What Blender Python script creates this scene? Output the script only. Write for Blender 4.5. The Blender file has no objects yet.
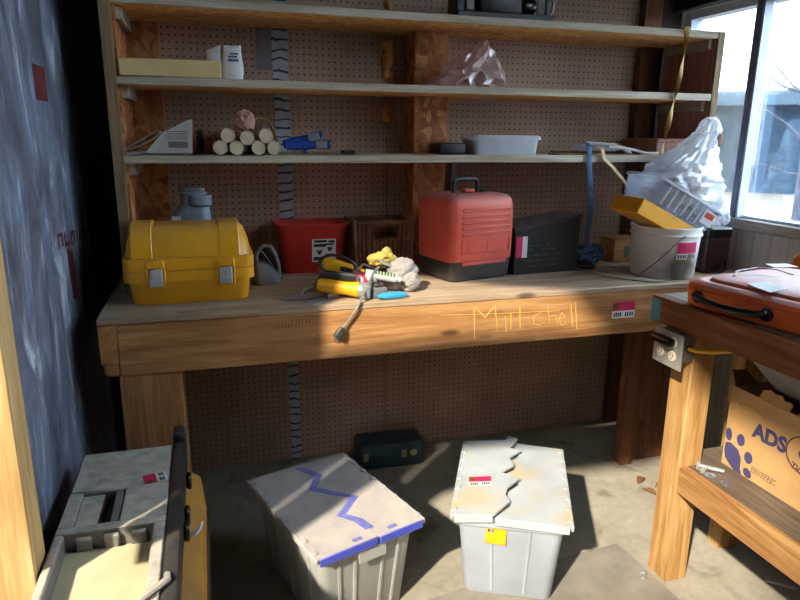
import bpy, bmesh, math, random
from mathutils import Vector, Matrix, Euler, noise
random.seed(7)
C = bpy.context.scene.collection
PI = math.pi
D2R = PI / 180

# ------------------------------------------------------------------ mesh builder
class MB:
    def __init__(s):
        s.v = []; s.f = []; s.m = []
    def add(s, vs, fs, mi=0, M=None):
        o = len(s.v)
        for p in vs:
            p = Vector(p)
            s.v.append(M @ p if M is not None else p)
        for f in fs:
            s.f.append([i + o for i in f]); s.m.append(mi)
        return s
    def addbm(s, bm, mi=0, M=None):
        bm.verts.ensure_lookup_table()
        for i, v in enumerate(bm.verts): v.index = i
        s.add([v.co.copy() for v in bm.verts], [[v.index for v in f.verts] for f in bm.faces], mi, M)
        bm.free(); return s
    def box(s, x0, x1, y0, y1, z0, z1, bev=0.0, mi=0, M=None, seg=1):
        bm = bmesh.new(); bmesh.ops.create_cube(bm, size=1)
        for v in bm.verts:
            v.co = Vector(((x0 + x1) / 2 + v.co.x * (x1 - x0), (y0 + y1) / 2 + v.co.y * (y1 - y0), (z0 + z1) / 2 + v.co.z * (z1 - z0)))
        if bev > 0:
            bmesh.ops.bevel(bm, geom=bm.edges[:], offset=bev, segments=seg, profile=0.5, affect='EDGES')
        return s.addbm(bm, mi, M)
    def prism(s, poly, z0, z1, mi=0, M=None):
        n = len(poly)
        a = sum(poly[i][0] * poly[(i + 1) % n][1] - poly[(i + 1) % n][0] * poly[i][1] for i in range(n))
        if a < 0: poly = poly[::-1]
        vs = [(p[0], p[1], z0) for p in poly] + [(p[0], p[1], z1) for p in poly]
        fs = [list(range(n))[::-1], list(range(n, 2 * n))] + [[i, (i + 1) % n, n + (i + 1) % n, n + i] for i in range(n)]
        return s.add(vs, fs, mi, M)
    def loft(s, rings, mi=0, M=None, cap0=True, cap1=True, closed=False):
        n = len(rings[0]); vs = [p for r in rings for p in r]; fs = []
        K = len(rings)
        for k in range(K - 1 + (1 if closed else 0)):
            a = k * n; b = ((k + 1) % K) * n
            for i in range(n):
                j = (i + 1) % n
                fs.append([a + i, a + j, b + j, b + i])
        if not closed:
            if cap0: fs.append(list(range(n))[::-1])
            if cap1: fs.append([(K - 1) * n + i for i in range(n)])
        return s.add(vs, fs, mi, M)
    def lathe(s, prof, seg=24, mi=0, M=None, cap0=True, cap1=True):
        return s.loft([[(r * math.cos(2 * PI * i / seg), r * math.sin(2 * PI * i / seg), z) for i in range(seg)] for r, z in prof], mi, M, cap0, cap1)
    def tube(s, pts, r, seg=8, mi=0, M=None, flat=1.0, closed=False, up=(0, 0, 1), twist=0.0):
        pts = [Vector(p) for p in pts]; rings = []
        u = Vector(up); n = len(pts); prev = None
        for k, p in enumerate(pts):
            if closed: t = pts[(k + 1) % n] - pts[k - 1]
            else: t = pts[min(k + 1, n - 1)] - pts[max(k - 1, 0)]
            t.normalize()
            if prev is None:
                a = u - t * u.dot(t)
                if a.length < 1e-3: a = Vector((1, 0, 0)) - t * t.x
                if a.length < 1e-3: a = Vector((0, 1, 0)) - t * t.y
            else:
                a = prev - t * prev.dot(t)
            a.normalize(); prev = a.copy(); b = t.cross(a)
            rr = r[k] if isinstance(r, (list, tuple)) else r
            ang = twist * k
            a2 = a * math.cos(ang) + b * math.sin(ang); b2 = b * math.cos(ang) - a * math.sin(ang)
            rings.append([p + a2 * (rr * flat * math.cos(2 * PI * i / seg)) + b2 * (rr * math.sin(2 * PI * i / seg)) for i in range(seg)])
        return s.loft(rings, mi, M, closed=closed)
    def blob(s, c, rad, amp=0.15, freq=3.0, seed=0, sub=3, mi=0, M=None, flat_z=None, ridged=False):
        bm = bmesh.new(); bmesh.ops.create_icosphere(bm, subdivisions=sub, radius=1)
        for v in bm.verts:
            d = v.co.normalized()
            q = d * freq + Vector((seed * 7.3, seed * 1.7, 0))
            nz = noise.noise(q) + 0.5 * noise.noise(q * 2.1)
            if ridged: nz = 1.0 - 2.2 * abs(nz)
            k = 1 + amp * nz
            v.co = Vector((c[0] + d.x * rad[0] * k, c[1] + d.y * rad[1] * k, c[2] + d.z * rad[2] * k))
            if flat_z is not None and v.co.z < flat_z: v.co.z = flat_z
        return s.addbm(bm, mi, M)

def rrect(w, d, r, z, n=4, cx=0.0, cy=0.0):
    r = min(r, w / 2 - 1e-4, d / 2 - 1e-4); out = []
    for (sx, sy, a0) in ((1, 1, 0), (-1, 1, 90), (-1, -1, 180), (1, -1, 270)):
        for k in range(n + 1):
            a = (a0 + 90 * k / n) * D2R
            out.append((cx + sx * (w / 2 - r) + r * math.cos(a), cy + sy * (d / 2 - r) + r * math.sin(a), z))
    return out

def O(name, mb, mat, parent=None, loc=(0, 0, 0), rot=(0, 0, 0), smooth=True):
    me = bpy.data.meshes.new(name)
    me.from_pydata([tuple(v) for v in mb.v], [], mb.f)
    mats = mat if isinstance(mat, (list, tuple)) else [mat]
    for m_ in mats: me.materials.append(m_)
    me.polygons.foreach_set('material_index', mb.m)
    me.update()
    bm = bmesh.new(); bm.from_mesh(me); bmesh.ops.recalc_face_normals(bm, faces=bm.faces[:]); bm.to_mesh(me); bm.free()
    if smooth:
        me.polygons.foreach_set('use_smooth', [True] * len(me.polygons))
        me.set_sharp_from_angle(angle=38 * D2R)
    o = bpy.data.objects.new(name, me); C.objects.link(o)
    o.location = loc; o.rotation_euler = rot
    if parent is not None: o.parent = parent
    return o
def tag(o, label, cat, group=None):
    o['label'] = label; o['category'] = cat
    if group: o['group'] = group
    return o
def T(name, label, cat, loc=(0, 0, 0), rz=0.0, group=None, rot=None):
    o = bpy.data.objects.new(name, None); C.objects.link(o)
    o.empty_display_size = 0.05
    o.location = loc; o.rotation_euler = rot if rot else (0, 0, rz)
    return tag(o, label, cat, group)
def S(name, mb, mat, smooth=False):
    o = O(name, mb, mat, smooth=smooth); o['kind'] = 'structure'; return o
def L(o, label): o['label'] = label; return o
def copy_tree(o, parent=None):
    c = o.copy(); C.objects.link(c)
    if parent is not None: c.parent = parent
    for ch in list(o.children): copy_tree(ch, c)
    return c

# ------------------------------------------------------------------ materials
def lin(c):
    return tuple(((x / 255) / 12.92 if x / 255 <= 0.04045 else ((x / 255 + 0.055) / 1.055) ** 2.4) for x in c) + (1,)
class NT:
    def __init__(s, name):
        s.mat = bpy.data.materials.new(name); s.mat.use_nodes = True
        s.t = s.mat.node_tree; s.t.nodes.clear()
        s.out = s.t.nodes.new('ShaderNodeOutputMaterial'); s.co = None
    def n(s, typ, **kw):
        nd = s.t.nodes.new(typ)
        for k, v in kw.items(): setattr(nd, k, v)
        return nd
    def l(s, a, b): s.t.links.new(a, b)
    def obj(s, scale=(1, 1, 1), loc=(0, 0, 0), rot=(0, 0, 0)):
        if s.co is None: s.co = s.n('ShaderNodeTexCoord')
        mp = s.n('ShaderNodeMapping'); mp.inputs['Scale'].default_value = scale
        mp.inputs['Location'].default_value = loc; mp.inputs['Rotation'].default_value = rot
        s.l(s.co.outputs['Object'], mp.inputs['Vector']); return mp.outputs[0]
    def noise(s, vec, scale, detail=3, rough=0.55, dist=0.0):
        nd = s.n('ShaderNodeTexNoise'); nd.inputs['Scale'].default_value = scale
        nd.inputs['Detail'].default_value = detail; nd.inputs['Roughness'].default_value = rough
        nd.inputs['Distortion'].default_value = dist
        s.l(vec, nd.inputs['Vector']); return nd.outputs['Fac']
    def ramp(s, fac, stops, interp='LINEAR'):
        r = s.n('ShaderNodeValToRGB'); r.color_ramp.interpolation = interp
        e = r.color_ramp.elements
        while len(e) < len(stops): e.new(0.5)
        for k, (p, c) in enumerate(stops): e[k].position = p; e[k].color = c
        s.l(fac, r.inputs[0]); return r.outputs[0]
    def mix(s, fac, a, b, mode='MIX'):
        m = s.n('ShaderNodeMix', data_type='RGBA', blend_type=mode)
        for sock, v in ((m.inputs[0], fac), (m.inputs[6], a), (m.inputs[7], b)):
            if hasattr(v, 'is_output') or isinstance(v, bpy.types.NodeSocket): s.l(v, sock)
            else: sock.default_value = v
        return m.outputs[2]
    def math(s, op, a, b=None):
        m = s.n('ShaderNodeMath', operation=op)
        for k, v in enumerate((a, b)):
            if v is None: continue
            if isinstance(v, bpy.types.NodeSocket): s.l(v, m.inputs[k])
            else: m.inputs[k].default_value = v
        return m.outputs[0]
    def done(s, color, rough=0.5, metal=0.0, bump=None, bstr=0.2, bdist=0.002, alpha=None, trans=None, spec=None, coat=None):
        p = s.n('ShaderNodeBsdfPrincipled')
        for nm, v in (('Base Color', color), ('Roughness', rough), ('Metallic', metal), ('Alpha', alpha), ('Transmission Weight', trans), ('Specular IOR Level', spec), ('Coat Weight', coat)):
            if v is None: continue
            if isinstance(v, bpy.types.NodeSocket): s.l(v, p.inputs[nm])
            else: p.inputs[nm].default_value = v
        if bump is not None:
            b = s.n('ShaderNodeBump'); b.inputs['Strength'].default_value = bstr; b.inputs['Distance'].default_value = bdist
            s.l(bump, b.inputs['Height']); s.l(b.outputs[0], p.inputs['Normal'])
        s.l(p.outputs[0], s.out.inputs[0]); return s.mat

def wood(name, dark, mid, light, axis='X', rough=0.7, scale=1.0, stain=0.0):
    t = NT(name)
    lo = 1.6 * scale; hi = 26 * scale
    sc = {'X': (lo, hi, hi), 'Y': (hi, lo, hi), 'Z': (hi, hi, lo)}[axis]
    g = t.noise(t.obj(sc), 1.0, 5, 0.6, 1.2)
    fine = t.noise(t.obj(tuple(x * 5 for x in sc)), 1.0, 3, 0.6)
    col = t.ramp(g, [(0.30, lin(dark)), (0.50, lin(mid)), (0.70, lin(light))])
    blot = t.noise(t.obj((3, 3, 3)), 1.6 * scale, 3)
    col = t.mix(t.ramp(blot, [(0.35, (0, 0, 0, 1)), (0.75, (0.45, 0.45, 0.45, 1))]), col, lin(dark))
    # knots
    vk = t.n('ShaderNodeTexVoronoi'); vk.inputs['Scale'].default_value = 1.0
    ks = {'X': (2.2, 7, 7), 'Y': (7, 2.2, 7), 'Z': (7, 7, 2.2)}[axis]
    t.l(t.obj(ks), vk.inputs['Vector'])
    kn = t.ramp(vk.outputs['Distance'], [(0.05, (0.75, 0.75, 0.75, 1)), (0.11, (0, 0, 0, 1))])
    col = t.mix(kn, col, lin(tuple(int(c * 0.45) for c in dark)))
    f2 = t.ramp(fine, [(0.35, (0.78, 0.78, 0.78, 1)), (0.65, (1, 1, 1, 1))])
    col = t.mix(1.0, col, f2, 'MULTIPLY')
    return t.done(col, rough, bump=fine, bstr=0.25, spec=0.3)

def plastic(name, c, rough=0.4, dust=0.0, dustc=(150, 140, 130), metal=0.0, var=0.08, coat=None, spec=None):
    t = NT(name)
    a = t.noise(t.obj((1, 1, 1)), 9, 4)
    col = t.mix(t.ramp(a, [(0.3, (0, 0, 0, 1)), (0.8, (1, 1, 1, 1))]), lin(c), lin(tuple(int(x * (1 - 2 * var)) for x in c)))
    if dust > 0:
        ge = t.n('ShaderNodeNewGeometry'); sx = t.n('ShaderNodeSeparateXYZ'); t.l(ge.outputs['Normal'], sx.inputs[0])
        upf = t.ramp(sx.outputs['Z'], [(0.2, (0.15, 0.15, 0.15, 1)), (0.9, (1, 1, 1, 1))])
        b = t.ramp(t.noise(t.obj((1, 1, 1)), 22, 5, 0.7), [(0.3, (0, 0, 0, 1)), (0.7, (1, 1, 1, 1))])
        fac = t.math('MULTIPLY', t.math('MULTIPLY', upf, t.math('ADD', b, 0.6)), dust)
        col = t.mix(fac, col, lin(dustc))
    rr = t.ramp(a, [(0.3, (rough * 0.85,) * 3 + (1,)), (0.8, (min(1, rough * 1.25),) * 3 + (1,))])
    return t.done(col, rr, metal, coat=coat, spec=spec)

def osb(name, dark, mid, light, sc=28):
    t = NT(name)
    n0 = t.n('ShaderNodeTexNoise'); n0.inputs['Scale'].default_value = 7; t.l(t.obj(), n0.inputs['Vector'])
    vv = t.n('ShaderNodeVectorMath', operation='MULTIPLY_ADD'); t.l(n0.outputs['Color'], vv.inputs[0]); vv.inputs[1].default_value = (0.12, 0.12, 0.12); t.l(t.obj((1, 1, 0.55)), vv.inputs[2])
    v = t.n('ShaderNodeTexVoronoi'); v.inputs['Scale'].default_value = sc; t.l(vv.outputs[0], v.inputs['Vector'])
    sep = t.n('ShaderNodeSeparateColor'); t.l(v.outputs['Color'], sep.inputs[0])
    col = t.ramp(sep.outputs[0], [(0.05, lin(dark)), (0.5, lin(mid)), (0.95, lin(light))])
    f = t.noise(t.obj((30, 30, 90)), 1, 4)
    col = t.mix(0.6, col, t.ramp(f, [(0.3, (0.55, 0.55, 0.55, 1)), (0.7, (1, 1, 1, 1))]), 'MULTIPLY')
    return t.done(col, 0.75, bump=v.outputs['Distance'], bstr=0.2, spec=0.3)

# pegboard: brown hardboard with a 1 inch grid of holes
def pegboard():
    t = NT('pegboard')
    v = t.obj((1 / 0.0254, 0, 1 / 0.0254), (-(1.0416 / 0.0254) + 0.5, 0.5, -(1.4583 / 0.0254) + 0.5))
    fr = t.n('ShaderNodeVectorMath', operation='FRACTION'); t.l(v, fr.inputs[0])
    sb = t.n('ShaderNodeVectorMath', operation='SUBTRACT'); t.l(fr.outputs[0], sb.inputs[0]); sb.inputs[1].default_value = (0.5, 0.5, 0.5)
    ln = t.n('ShaderNodeVectorMath', operation='LENGTH'); t.l(sb.outputs[0], ln.inputs[0])
    hole = t.ramp(ln.outputs['Value'], [(0.115, (1, 1, 1, 1)), (0.15, (0, 0, 0, 1))])
    a = t.noise(t.obj(), 3, 4)
    col = t.ramp(a, [(0.3, lin((166, 134, 112))), (0.7, lin((196, 162, 138)))])
    f = t.noise(t.obj(), 220, 2)
    col = t.mix(0.4, col, t.ramp(f, [(0.3, (0.7, 0.7, 0.7, 1)), (0.7, (1, 1, 1, 1))]), 'MULTIPLY')
    col = t.mix(hole, col, (0.004, 0.003, 0.003, 1))
    return t.done(col, 0.6, spec=0.3)

def concrete():
    t = NT('concrete')
    a = t.noise(t.obj(), 1.7, 6, 0.62); b = t.noise(t.obj(), 26, 6, 0.7); c = t.noise(t.obj(), 5.5, 4, 0.6, 0.6)
    col = t.ramp(a, [(0.3, lin((142, 135, 119))), (0.55, lin((166, 160, 145))), (0.75, lin((180, 175, 162)))])
    col = t.mix(t.ramp(c, [(0.56, (0, 0, 0, 1)), (0.68, (0.55, 0.55, 0.55, 1))]), col, lin((112, 106, 94)))
    col = t.mix(0.7, col, t.ramp(b, [(0.3, (0.72, 0.71, 0.68, 1)), (0.65, (1, 1, 1, 1))]), 'MULTIPLY')
    return t.done(col, 0.85, bump=b, bstr=0.25, bdist=0.004, spec=0.25)

def housewrap():
    t = NT('house_wrap')
    a = t.noise(t.obj((4, 3.5, 1.6)), 1.5, 7, 0.68, 1.2)
    col = t.ramp(a, [(0.30, lin((66, 66, 76))), (0.45, lin((98, 104, 120))), (0.56, lin((126, 138, 160))), (0.66, lin((206, 214, 226)))])
    b = t.noise(t.obj((7, 6, 2.2)), 2.0, 6, 0.7, 0.8)
    col = t.mix(t.ramp(b, [(0.50, (0, 0, 0, 1)), (0.70, (0.7, 0.7, 0.7, 1))]), col, lin((92, 84, 82)))
    c = t.noise(t.obj((20, 20, 2.5)), 2.0, 4, 0.6, 0.5)
    col = t.mix(t.ramp(c, [(0.60, (0, 0, 0, 1)), (0.72, (0.6, 0.6, 0.6, 1))]), col, lin((190, 202, 220)))
    return t.done(col, 0.38, bump=a, bstr=0.6, bdist=0.03)

def planks(name, c1, c2, pitch, axis='Y'):
    t = NT(name)
    sc = {'X': (26, 26, 1.3), 'Y': (26, 26, 1.3)}[axis]
    g = t.noise(t.obj(sc), 1.0, 5, 0.65, 0.8)
    col = t.ramp(g, [(0.3, lin(c1)), (0.7, lin(c2))])
    sx = t.n('ShaderNodeSeparateXYZ'); t.l(t.obj(), sx.inputs[0])
    fr = t.math('FRACT', t.math('DIVIDE', sx.outputs[axis], pitch))
    gr = t.ramp(fr, [(0.0, (0.7, 0.7, 0.7, 1)), (0.08, (1, 1, 1, 1)), (0.92, (1, 1, 1, 1)), (1.0, (0.7, 0.7, 0.7, 1))])
    col = t.mix(1.0, col, gr, 'MULTIPLY')
    return t.done(col, 0.8, spec=0.2)

def frosted(name, c, clear=0.25, rough=0.35, transl=0.4, stain=None, gloss=0.06):
    """translucent polyethylene: diffuse + translucent + a little see-through + gloss"""
    t = NT(name)
    a = t.noise(t.obj(), 7, 4)
    col = t.mix(t.ramp(a, [(0.35, (0, 0, 0, 1)), (0.7, (1, 1, 1, 1))]), lin(c), lin(tuple(int(x * 0.92) for x in c)))
    if stain:
        b = t.noise(t.obj(), 4.5, 3, 0.5, 0.7)
        col = t.mix(t.ramp(b, [(0.5, (0, 0, 0, 1)), (0.66, (0.8, 0.8, 0.8, 1))]), col, lin(stain))
    df = t.n('ShaderNodeBsdfDiffuse'); t.l(col, df.inputs[0])
    tl = t.n('ShaderNodeBsdfTranslucent'); t.l(col, tl.inputs[0])
    tp = t.n('ShaderNodeBsdfTransparent'); t.l(col, tp.inputs[0])
    gl = t.n('ShaderNodeBsdfGlossy'); gl.inputs['Roughness'].default_value = rough
    m1 = t.n('ShaderNodeMixShader'); m1.inputs[0].default_value = transl; t.l(df.outputs[0], m1.inputs[1]); t.l(tl.outputs[0], m1.inputs[2])
    m2 = t.n('ShaderNodeMixShader'); m2.inputs[0].default_value = clear; t.l(m1.outputs[0], m2.inputs[1]); t.l(tp.outputs[0], m2.inputs[2])
    m3 = t.n('ShaderNodeMixShader'); m3.inputs[0].default_value = gloss
    t.l(m2.outputs[0], m3.inputs[1]); t.l(gl.outputs[0], m3.inputs[2])
    t.l(m3.outputs[0], t.out.inputs[0]); return t.mat

def pane(name):
    t = NT(name)
    tp = t.n('ShaderNodeBsdfTransparent'); tp.inputs[0].default_value = (0.86, 0.94, 1, 1)
    gl = t.n('ShaderNodeBsdfGlossy'); gl.inputs['Roughness'].default_value = 0.05
    tl = t.n('ShaderNodeBsdfTranslucent'); tl.inputs[0].default_value = (0.75, 0.87, 1, 1)
    a = t.noise(t.obj((4, 4, 1.5)), 6, 5, 0.7)
    dirt = t.ramp(a, [(0.35, (0.001, 0.001, 0.001, 1)), (0.75, (0.012, 0.012, 0.012, 1))])
    m0 = t.n('ShaderNodeMixShader'); t.l(dirt, m0.inputs[0]); t.l(tp.outputs[0], m0.inputs[1]); t.l(tl.outputs[0], m0.inputs[2])
    m = t.n('ShaderNodeMixShader'); fz = t.n('ShaderNodeFresnel'); fz.inputs['IOR'].default_value = 1.45
    t.l(t.math('MULTIPLY', fz.outputs[0], 0.5), m.inputs[0]); t.l(m0.outputs[0], m.inputs[1]); t.l(gl.outputs[0], m.inputs[2])
    t.l(m.outputs[0], t.out.inputs[0]); return t.mat

def tape_marks():
    t = NT('marked_tape')
    w = t.n('ShaderNodeTexWave', wave_type='BANDS', bands_direction='Z'); w.inputs['Scale'].default_value = 8.5
    w.inputs['Distortion'].default_value = 5.0; w.inputs['Detail'].default_value = 2; w.inputs['Detail Scale'].default_value = 1.2
    t.l(t.obj(), w.inputs['Vector'])
    col = t.ramp(w.outputs['Fac'], [(0.06, lin((50, 54, 62))), (0.16, lin((172, 178, 190)))])
    a = t.noise(t.obj(), 30, 3)
    col = t.mix(0.5, col, t.ramp(a, [(0.3, (0.6, 0.6, 0.6, 1)), (0.7, (1, 1, 1, 1))]), 'MULTIPLY')
    return t.done(col, 0.6)

M = {}
M['bench'] = wood('bench_wood', (142, 96, 56), (182, 132, 82), (208, 160, 106), 'X')
M['bench_top'] = wood('bench_top_wood', (148, 124, 98), (186, 162, 134), (210, 190, 164), 'X', 0.55)
M['bench_leg'] = wood('bench_leg_wood', (142, 96, 56), (178, 128, 80), (200, 152, 102), 'Z')
M['end_grain'] = wood('end_grain_wood', (150, 98, 54), (190, 132, 78), (210, 154, 100), 'Y', scale=0.7)
M['dark_wood'] = wood('dark_wood', (92, 58, 40), (124, 80, 54), (146, 100, 70), 'Z')
M['brown_ply'] = wood('dark_plywood', (34, 26, 22), (50, 38, 32), (62, 48, 40), 'Z')
M['stud'] = wood('stud_wood', (186, 146, 92), (216, 178, 120), (232, 200, 148), 'Z')
M['post'] = wood('post_wood', (146, 104, 60), (186, 144, 88), (210, 172, 116), 'Z')
M['table_apron'] = wood('table_apron_wood', (104, 60, 36), (150, 92, 54), (182, 124, 76), 'Y')
M['table_beam'] = wood('table_beam_wood', (138, 94, 54), (180, 134, 82), (206, 166, 112), 'Y')
M['table_top'] = wood('table_top_wood', (120, 104, 92), (150, 136, 124), (176, 164, 152), 'Y', 0.45)
M['grey_board'] = wood('grey_board', (84, 72, 60), (112, 98, 84), (132, 118, 102), 'Y')
M['shelf'] = wood('shelf_edge_wood', (164, 150, 128), (196, 184, 164), (214, 204, 188), 'X')
M['shelf_under'] = osb('shelf_underside', (226, 156, 88), (244, 182, 108), (250, 206, 142), 48)
M['upright'] = wood('upright_wood', (110, 90, 66), (146, 122, 90), (168, 144, 110), 'Z')
M['osb'] = osb('osb', (150, 90, 50), (184, 118, 70), (208, 146, 96), 46)
M['redwood'] = wood('red_panel', (150, 102, 92), (176, 126, 114), (194, 146, 134), 'Z', 0.6)
M['cleat'] = wood('cleat_wood', (150, 138, 120), (178, 166, 148), (196, 186, 168), 'Y')
M['peg'] = pegboard()
M['concrete'] = concrete()
M['wrap'] = housewrap()
M['wall_planks'] = planks('weathered_planks', (180, 166, 156), (214, 202, 192), 0.088)
M['ply_grey'] = wood('grey_plywood', (120, 114, 106), (150, 144, 136), (168, 162, 154), 'Z')
M['sill'] = wood('sill_wood', (160, 148, 138), (188, 176, 166), (204, 194, 184), 'Y')
M['ceiling'] = wood('ceiling_wood', (40, 30, 24), (58, 44, 34), (72, 56, 44), 'Y')
M['frame'] = plastic('window_frame_metal', (98, 112, 138), 0.4)
M['frame_light'] = plastic('window_frame_light', (196, 206, 222), 0.4)
M['pane'] = pane('window_glass')
M['tape'] = tape_marks()
M['grey_strip'] = plastic('grey_strip', (128, 126, 128), 0.6)
M['white_batten'] = plastic('white_batten', (176, 182, 190), 0.5)
M['foam'] = plastic('spray_foam', (232, 166, 82), 0.7, var=0.2)
M['yellow'] = plastic('yellow_plastic', (246, 172, 6), 0.38, 0.28, (170, 150, 120), var=0.03)
M['yellow_dull'] = plastic('yellow_side_plastic', (214, 150, 40), 0.5, 0.2, var=0.12)
M['yellow_tool'] = plastic('yellow_tool_plastic', (246, 180, 18), 0.4)
M['latch'] = plastic('latch_grey', (196, 196, 188), 0.35, metal=0.25)
M['red'] = plastic('red_plastic', (206, 52, 42), 0.42, var=0.05)
M['case_red'] = plastic('case_red_plastic', (226, 84, 58), 0.5, 0.5, (160, 134, 130), var=0.05)
M['black'] = plastic('black_plastic', (26, 26, 28), 0.45, 0.12)
M['black_dusty'] = plastic('black_dusty_plastic', (44, 42, 42), 0.5, 0.4, (120, 110, 102))
M['black_gloss'] = plastic('black_gloss', (14, 14, 16), 0.22)
M['dark_red'] = plastic('dark_red_gloss', (46, 18, 20), 0.25)
M['orange'] = plastic('orange_plastic', (255, 112, 20), 0.5, 0.55, (150, 122, 130), var=0.04)
M['paper'] = plastic('paper', (216, 212, 206), 0.8)
M['newsprint'] = plastic('newsprint', (196, 188, 178), 0.85, var=0.1)
M['newsprint_dark'] = plastic('newsprint_ink', (120, 108, 104), 0.85)
M['cream_foam'] = plastic('cream_foam', (226, 196, 138), 0.8, var=0.05)
M['pvc'] = plastic('pipe_cream', (222, 204, 172), 0.5)
M['pvc_in'] = plastic('pipe_bore', (176, 150, 112), 0.7)
M['pinkrag'] = plastic('pink_wrap', (206, 160, 140), 0.4)
M['blue'] = plastic('blue_plastic', (24, 70, 156), 0.4)
M['blue_strap'] = plastic('blue_strap', (78, 108, 152), 0.7, var=0.2)
M['blue_tape'] = plastic('blue_tape', (86, 156, 178), 0.6)
M['cyan'] = plastic('cyan_packet', (64, 160, 206), 0.4)
M['steel'] = plastic('steel', (190, 192, 196), 0.3, metal=0.85)
M['steel_dull'] = plastic('dull_steel', (182, 184, 184), 0.45, metal=0.45, var=0.15)
M['plate'] = plastic('steel_plate', (178, 178, 172), 0.5, metal=0.35)
M['zinc'] = plastic('zinc_box', (128, 122, 112), 0.5, metal=0.4)
M['socket'] = plastic('ivory_socket', (236, 228, 206), 0.4)
M['gold'] = plastic('gold_strap', (206, 164, 84), 0.5, var=0.2)
M['tan'] = plastic('tan_strap', (196, 160, 112), 0.7)
M['cardboard'] = plastic('cardboard', (206, 164, 110), 0.85, var=0.06)
M['cardboard_dark'] = plastic('cardboard_dark', (140, 100, 62), 0.85, var=0.15)
M['purple'] = plastic('purple_ink', (74, 70, 116), 0.8)
M['ink'] = plastic('brown_ink', (104, 66, 60), 0.8)
M['white_rope'] = plastic('white_rope', (214, 210, 204), 0.8)
M['wicker'] = plastic('wicker', (150, 98, 66), 0.6, var=0.3)
M['wicker_dark'] = plastic('wicker_dark', (104, 66, 44), 0.6, var=0.3)
M['white_bucket'] = plastic('white_bucket', (226, 224, 220), 0.4, var=0.03)
M['teal'] = plastic('teal_plastic', (34, 62, 72), 0.5)
M['grey_blue'] = plastic('grey_blue_plastic', (132, 144, 156), 0.4)
M['grey'] = plastic('grey_plastic', (122, 120, 116), 0.5)
M['dust_grey'] = plastic('dusty_grey_plastic', (96, 94, 92), 0.7, 0.75, (196, 188, 172))
M['tray'] = plastic('dusty_tray', (210, 196, 158), 0.85, var=0.06)
M['pink'] = plastic('pink_sticker', (214, 36, 92), 0.6)
M['white'] = plastic('white_sticker', (236, 234, 232), 0.6)
M['inkdark'] = plastic('dark_ink', (44, 42, 48), 0.7)
M['crayon'] = plastic('yellow_crayon', (222, 184, 84), 0.8)
M['brown_mark'] = plastic('brown_marker', (124, 72, 38), 0.8)
M['redprint'] = plastic('red_print', (110, 42, 48), 0.6)
M['tote_white'] = frosted('milky_tote', (216, 224, 234), 0.16, 0.35, 0.4)
M['tote_lid'] = frosted('milky_tote_lid', (220, 226, 230), 0.14, 0.35, 0.3, stain=(226, 210, 168))
M['tote_clear'] = frosted('clear_tote', (236, 236, 232), 0.40, 0.3, 0.4)
M['bin_clear'] = frosted('clear_bin', (238, 242, 250), 0.76, 0.2, 0.4, gloss=0.07)
M['bag'] = frosted('white_bag', (246, 248, 252), 0.52, 0.18, 0.55, gloss=0.12)
M['bag_pink'] = frosted('pinkish_bag', (238, 206, 198), 0.32, 0.16, 0.45, gloss=0.11)
M['box_clear'] = frosted('clear_box', (232, 234, 238), 0.25, 0.3, 0.3)
M['glove'] = plastic('pale_glove', (158, 153, 148), 0.85)
M['glove_yellow'] = plastic('yellow_glove', (196, 174, 84), 0.85, var=0.3)
M['lid_dust'] = plastic('dusty_lid', (186, 178, 172), 0.75, var=0.08)
M['lid_blue'] = plastic('blue_lid', (58, 72, 190), 0.5, 0.25, (190, 186, 196), var=0.08)
M['leaf'] = plastic('dry_leaf', (120, 84, 48), 0.9)
M['bluebox_siding'] = planks('shed_siding', (6, 30, 50), (14, 44, 64), 0.9, 'X')
M['bark'] = plastic('tree_bark', (52, 56, 70), 0.9)
M['slab'] = plastic('grey_sheet', (142, 137, 125), 0.85, var=0.1)
M['funnel'] = plastic('grey_tub', (120, 128, 136), 0.5)
M['debris'] = plastic('dark_stuff', (48, 44, 44), 0.8, var=0.3)
M['orange2'] = plastic('orange_tool', (236, 140, 30), 0.5)
M['red_print2'] = plastic('red_patch', (206, 60, 40), 0.6)
M['brass'] = plastic('cream_latch', (168, 150, 112), 0.5)

# ================================================================== setting
S('floor', MB().box(-0.55, 2.27, -5.0, 0.12, -0.12, 0.0), M['concrete'])
S('ground', MB().box(-30, 60, -30, 60, -0.22, -0.13), plastic('bare_dirt', (112, 100, 86), 0.95, var=0.1))
S('sky_block_wall', MB().box(-7.0, -6.2, -13.0, 2.1, -0.13, 6.3).box(-7.0, -6.2, -6.2, 2.1, 6.3, 14).box(-7.0, -6.2, -13.0, -9.9, 6.3, 14).box(-6.2, -0.53, -13.0, -12.8, -0.13, 6.2).box(-6.2, -0.54, 1.9, 2.1, -0.13, 6.2), M['brown_ply'])  # unseen walls added to keep sky light out of the left opening
S('sky_block_roof', MB().prism([(-0.54, 2.86), (-0.54, 2.98), (-5.2, 8.05), (-5.2, 7.93)], -12.8, 2.0, M=Matrix(((1, 0, 0, 0), (0, 0, 1, 0), (0, 1, 0, 0), (0, 0, 0, 1)))), M['brown_ply'])  # unseen slope added to cut high sky light while the sun passes below
S('ceiling', MB().box(-0.55, 2.27, -5.0, 0.12, 2.80, 2.9), M['ceiling'])
# back wall: dark plywood with two sheets of pegboard and a narrow seam between them
b = MB().box(-0.53, 2.25, 0.012, 0.11, 0, 2.80, mi=1)
b.box(-0.30, 0.7485, 0.0, 0.011, 0.0, 2.80, mi=0).box(0.7535, 1.94, 0.0, 0.011, 0.0, 2.80, mi=0)
S('wall_back', b, [M['peg'], M['brown_ply']])
b = MB().box(-0.53, -0.43, -1.329, 0.012, 0, 2.80)
S('wall_left', b, M['wrap'])
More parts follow.
